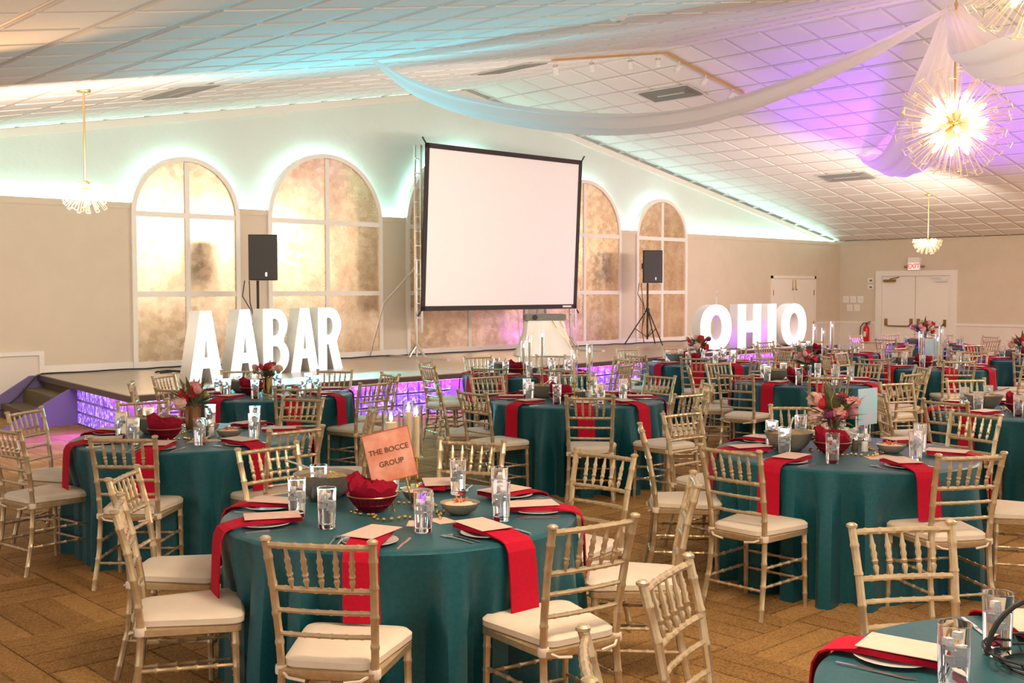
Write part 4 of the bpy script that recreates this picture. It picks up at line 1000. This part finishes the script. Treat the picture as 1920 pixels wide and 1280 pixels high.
vase_thing((3.85, 7.42, TH), 'pink and red flowers in a copper vase on the left table', 'vase_copper', 1, 1.15, 1.1)
vase_thing((5.72, 9.50, TH), 'small pink flower arrangement on the table below AABAR', 'gold_metal', 2, 1.0, .9)
vase_thing((12.52, 9.42, TH), 'pink and dark red flowers on the table left of the OHIO letters', 'glass', 3, 1.25, 1.2)
vase_thing((10.89, 6.72, TH), 'small pink and red bouquet in a glass on the table below OHIO', 'glass', 4, 1.1, .9)
vase_thing((6.36, 3.72, TH), 'large bouquet of tulips and roses in a glass vase on the right front table', 'glass', 5, 1.2, 1.2)
vase_thing((19.1, 9.4, TH), 'deep red spiky flowers on the farthest table', 'glass', 6, 1.5, 1.2)
vase_thing((16.35, 6.55, TH), 'dark red flowers on the far table at the right edge', 'glass', 7, 1.2, 1)
G = 'glass tube candles'
for (x, y, h, lab) in ((7.53, 7.10, .22, 'shorter lit taper candle in a glass tube on a gold stand, centre table'), (7.74, 7.10, .27, 'taller lit taper candle in a glass tube on a gold stand, centre table'),
    (9.10, 9.40, .24, 'left of three candle tubes on the table under the screen'), (9.22, 9.42, .30, 'middle and taller of three candle tubes on the table under the screen'), (9.37, 9.36, .36, 'right and tallest of three candle tubes on the table under the screen'),
    (13.75, 6.80, .30, 'left candle tube on the table in front of the double doors'), (13.84, 6.62, .26, 'middle candle tube on the table in front of the double doors'), (13.98, 6.64, .36, 'right and tallest candle tube on the table in front of the double doors'),
    (15.30, 9.30, .30, 'left candle tube beside the last OHIO letter'), (15.42, 9.22, .24, 'middle and lowest candle tube beside the last OHIO letter'), (15.58, 9.16, .34, 'right and tallest candle tube beside the last OHIO letter')):
    candle_thing((x, y, TH), lab, h, G, .14 if 7.5 < x < 7.8 else .08)
for (x, y, h, r, lab) in ((3.33, 4.38, .35, .030, 'thick lit pillar candle behind the lettered sign'), (3.455, 4.40, .39, .014, 'thin lit taper candle behind the lettered sign'), (3.53, 4.43, .36, .014, 'second thin taper candle beside the lit taper behind the sign')):
    t = thing('candle_holder', lab, 'candle', (x, y, TH))
    link('stand', MB().lathe([(.045, 0), (.045, .005), (.009, .014), (.007, .13), (.025, .145), (.036, .15)], 16).mesh('stand', 'gold_metal', True), t)
    link('candle', MB().lathe([(r, .15), (r, h), (r*.4, h-.004)], 16).mesh('candle', 'candle_wax', True), t)
    link('flame', MB().lathe([(.002, h+.002), (.009, h+.016), (.008, h+.026), (.001, h+.05)], 10).mesh('flame', 'flame', True), t)
    link('glass_tube', MB().lathe([(r+.014, .152), (r+.016, .154), (r+.016, h+.055), (r+.0145, h+.055), (r+.0145, .155), (0, .153)], 18, cap1=False).mesh('glass_tube', 'glass', True), t)

# lettered coral sign on gold legs
t = thing('table_sign', 'coral sign reading THE BOCCE GROUP on thin gold legs, front table', 'sign', (3.10, 4.00, TH), math.radians(-46.5+22), rot=(0, math.radians(-12), math.radians(-30)))
link('panel', MB().box(-.105, .105, -.003, .003, .145, .37).mesh('panel', 'sign_coral'), t)
q = MB(); q.box(-.107, .107, -.004, .004, .370, .374); q.box(-.107, .107, -.004, .004, .141, .145); q.box(.105, .108, -.004, .004, .141, .374); link('edge_band', q.mesh('edge_band', 'sign_edge'), t)
for line, z, sz in (('THE BOCCE', .285, .034), ('GROUP', .225, .034)):
    me = text_mesh(line, sz, 'sign_ink', .0006, .0006); me.transform(Matrix.Rotation(PI/2, 4, 'X')); link('lettering', me, t, (0, -.0042, z))
q = MB()
for x in (-.06, -.035, .05): q.tube([(x, 0, .15), (x, 0, .012)], .004, 6); q.tube([(x, -.03, .004), (x, 0, .012), (x, .03, .004)], .004, 6)
link('stand', q.mesh('stand', 'brass_warm'), t)
# pearly sign, reverse side to the camera
t = thing('table_sign', 'plain pearly violet and turquoise sign on a thin wire foot, right front table', 'sign', (6.60, 3.62, TH), math.radians(-46.5+40))
link('panel', MB().box(-.10, .10, -.003, .003, .13, .365).mesh('panel', 'sign_pearl'), t)
link('stand', MB().tube([(-.03, 0, .17), (-.03, 0, .01), (-.03, -.05, .004)], .003, 5).tube([(.03, 0, .17), (.03, 0, .01), (.03, .05, .004)], .003, 5).mesh('stand', 'steel'), t)
t = thing('table_sign', 'violet-lit square sign beside the candles in front of the double doors', 'sign', (14.05, 6.78, TH), math.radians(-46.5))
link('panel', MB().box(-.11, .11, -.003, .003, .14, .36).mesh('panel', 'sign_pearl'), t); link('stand', MB().tube([(0, 0, .15), (0, 0, .004)], .005, 6).lathe([(.04, 0), (.04, .005)], 12).mesh('stand', 'steel'), t)
# foreground table extras: black wire basket handle, extra glass
t = thing('wire_basket', 'black wire basket with a tall arched handle on the corner table', 'basket', (3.02, 1.14, TH))
q = MB().tube([(-.15*math.cos(PI*i/16), 0.0, .035+.155*math.sin(PI*i/16)) for i in range(17)], .0075, 8); link('handle', q.mesh('handle', 'black_matt', True), t, rot=(0, 0, math.radians(-43)))
q = MB()
for r, z in ((.10, .005), (.125, .025), (.15, .045)): q.tube([(r*math.cos(2*PI*i/24), r*math.sin(2*PI*i/24), z) for i in range(25)], .004, 5)
for k in range(14): a = 2*PI*k/14; q.tube([(.10*math.cos(a), .10*math.sin(a), .005), (.15*math.cos(a), .15*math.sin(a), .045)], .003, 4)
link('wire_bowl', q.mesh('wire_bowl', 'black_matt'), t)
# crumpled white napkin on the far side of the right front table
q = MB(); rings = []
for k, (r, z) in enumerate(((.13, 0), (.14, .02), (.12, .05), (.08, .065), (.03, .07))): rings.append([(r*(1+.12*math.sin(4*2*PI*i/24+k))*math.cos(2*PI*i/24)*1.25, r*(1+.12*math.sin(3*2*PI*i/24+k))*math.sin(2*PI*i/24), z+.012*math.sin(5*2*PI*i/24+k)*(k > 0)) for i in range(24)])
link('white_cloth', q.stack(rings).mesh('white_cloth', 'cloth_cream', False), None, (6.72, 3.82, TH+.001), label='crumpled white cloth on the far side of the right front table', cat='cloth')

# ---------------------------------------------------------------- lamps hanging from the ceiling
def starburst(loc, R, n, half, label, rod, ztop, hubr=.06, nb=14, bulb=.028, power=60):
    t = thing('starburst_chandelier' if not half else 'pendant_lamp', label, 'chandelier' if not half else 'lamp', loc)
    link('hub', MB().lathe([(hubr*math.sin(PI*i/8)+.0005, -hubr*math.cos(PI*i/8)) for i in range(9)], 14).mesh('hub', 'gold_metal', True), t)
    q = MB().tube([(0, 0, 0), (0, 0, ztop-loc[2]-.03)], rod, 8); q.tube([(0, 0, ztop-loc[2]-.22), (0, 0, ztop-loc[2]-.18)], rod*1.7, 8); link('rod', q.mesh('rod', 'brass_warm', True), t)
    link('canopy', MB().lathe([(.07, 0), (.075, .01), (.07, .04)], 18).mesh('canopy', 'brass_warm', True), t, (0, 0, ztop-loc[2]-.04))
    rnd = random.Random(n); wi = MB(); wr_ = .0042 if not half else .0030; gold = (1+5**.5)/2
    for i in range(n):
        z = 1-2*(i+.5)/n
        if half: z = -abs(z)*1.0 if z < .12 else None
        if z is None: continue
        th = 2*PI*i/gold; s_ = math.sqrt(max(0, 1-z*z)); d = Vector((s_*math.cos(th), s_*math.sin(th), z))
        L = R*rnd.uniform(.86, 1.0); u_ = d.orthogonal().normalized(); v_ = d.cross(u_); a0 = rnd.uniform(0, 6.28); sp = R*.070
        tips = [d*L + (u_*math.cos(a0+k*2.094)+v_*math.sin(a0+k*2.094))*sp for k in range(3)]
        for k in range(3):
            wi.tube([d*hubr, tips[k]], wr_, 3, False); wi.tube([tips[k], tips[(k+1) % 3]], wr_, 3, False)
    link('wire_spokes', wi.mesh('wire_spokes', 'wire_gold'), t, kind='stuff')
    k = 0
    for i in range(nb):
        z = 1-2*(i+.5)/nb
        if half: z = -.05-.6*(i % 2)
        th = 2*PI*i/gold+.5 if not half else 2*PI*i/nb; s_ = math.sqrt(max(0, 1-z*z)); d = Vector((s_*math.cos(th), s_*math.sin(th), z))
        b = link('bulb', MB().tube([d*R*.26, d*R*.38, d*R*.50, d*R*.58], [bulb*.35, bulb*.9, bulb*.85, bulb*.25], 8).mesh('bulb', 'bulb_warm', True), t)
        link('socket', MB().tube([d*hubr*.8, d*R*.26], bulb*.3, 6).mesh('socket', 'brass_warm'), b)
starburst((13.75, 6.41, 3.85), .745, 84, False, 'big starburst chandelier of gold wires hanging whole in view at right', .014, gz(13.75), .075, 26, .042, 130)
starburst((8.90, 3.45, 4.28), .70, 84, False, 'starburst chandelier cut off by the top right corner', .014, gz(8.9), .075, 26, .042, 90)
starburst((4.88, 11.72, 2.88), .325, 110, True, 'domed gold wire pendant lamp at the left', .012, gz(4.88), .05, 12, .036, 45)
starburst((23.66, 11.58, 2.86), .335, 110, True, 'domed gold wire pendant lamp at the right near the double doors', .012, gz(23.66), .05, 12, .040, 60)

# ---------------------------------------------------------------- sheer ceiling drapes
def drape(pts, widths, label, wdir, nfold=5, cup=.35, seed=0):
    # pts: centre line; cloth spreads along wdir, bellied downwards in the middle of the width
    pts = [Vector(p) for p in pts]; n = 48; m_ = 25; q = MB(); rings = []
    def cr_(t):
        x = t*(len(pts)-1); i = min(int(x), len(pts)-2); f = x-i
        p0 = pts[max(i-1, 0)]; p1 = pts[i]; p2 = pts[i+1]; p3 = pts[min(i+2, len(pts)-1)]
        w = widths[i]*(1-f)+widths[i+1]*f
        return .5*((2*p1)+(-p0+p2)*f+(2*p0-5*p1+4*p2-p3)*f*f+(-p0+3*p1-3*p2+p3)*f**3), w
    wd = Vector(wdir).normalized()
    for i in range(n+1):
        t = i/n; c, w = cr_(t); rg = []
        for j in range(m_):
            s = j/(m_-1)*2-1; f = math.sin(PI*t)
            rg.append(c + wd*s*w*.5 + Vector((0, 0, 1))*(cup*w*(s*s-.4)) + Vector((0, 0, .022*(.4+f)))*math.sin(s*nfold*PI+t*2.2+seed))
        rings.append(rg)
    q.stack(rings, False, False, False)
    link('ceiling_drape', q.mesh('ceiling_drape', 'sheer_drape', True), None, label=label, cat='drape', group=None)
drape([(7.72, 10.48, 4.41), (8.22, 10.29, 4.10), (8.75, 9.77, 3.86), (9.5, 9.19, 3.73), (10.17, 8.69, 3.72), (10.98, 8.21, 3.87), (11.91, 7.63, 4.23), (12.91, 6.98, 4.76), (13.75, 6.50, 5.30)],
      [.10, .75, .95, 1.1, 1.1, 1.1, .95, .7, .16], 'long white sheer drape swagged from the left ceiling slope to the ridge', (.66, .75, .12), 5, .22, 0)
drape([(13.80, 6.50, 5.30), (14.17, 6.76, 4.84), (14.8, 7.24, 4.28), (15.63, 7.79, 3.80), (16.27, 8.41, 3.62), (17.25, 9.3, 3.87), (20.44, 11.37, 4.45)],
      [.16, .45, .75, .95, 1.0, .85, .12], 'white sheer drape falling behind the whole starburst chandelier to the right slope', (.80, -.60, .0), 5, .25, 1)
drape([(13.75, 6.45, 5.30), (12.92, 5.87, 4.71), (12.06, 5.27, 4.18), (11.2, 4.68, 3.92), (10.43, 4.03, 3.80), (9.7, 3.34, 3.85), (8.9, 2.3, 4.6)],
      [.16, .50, .85, 1.0, 1.0, .9, .12], 'near white sheer drape cut off by the right edge of the photo', (-.70, .70, .0), 5, .30, 2)
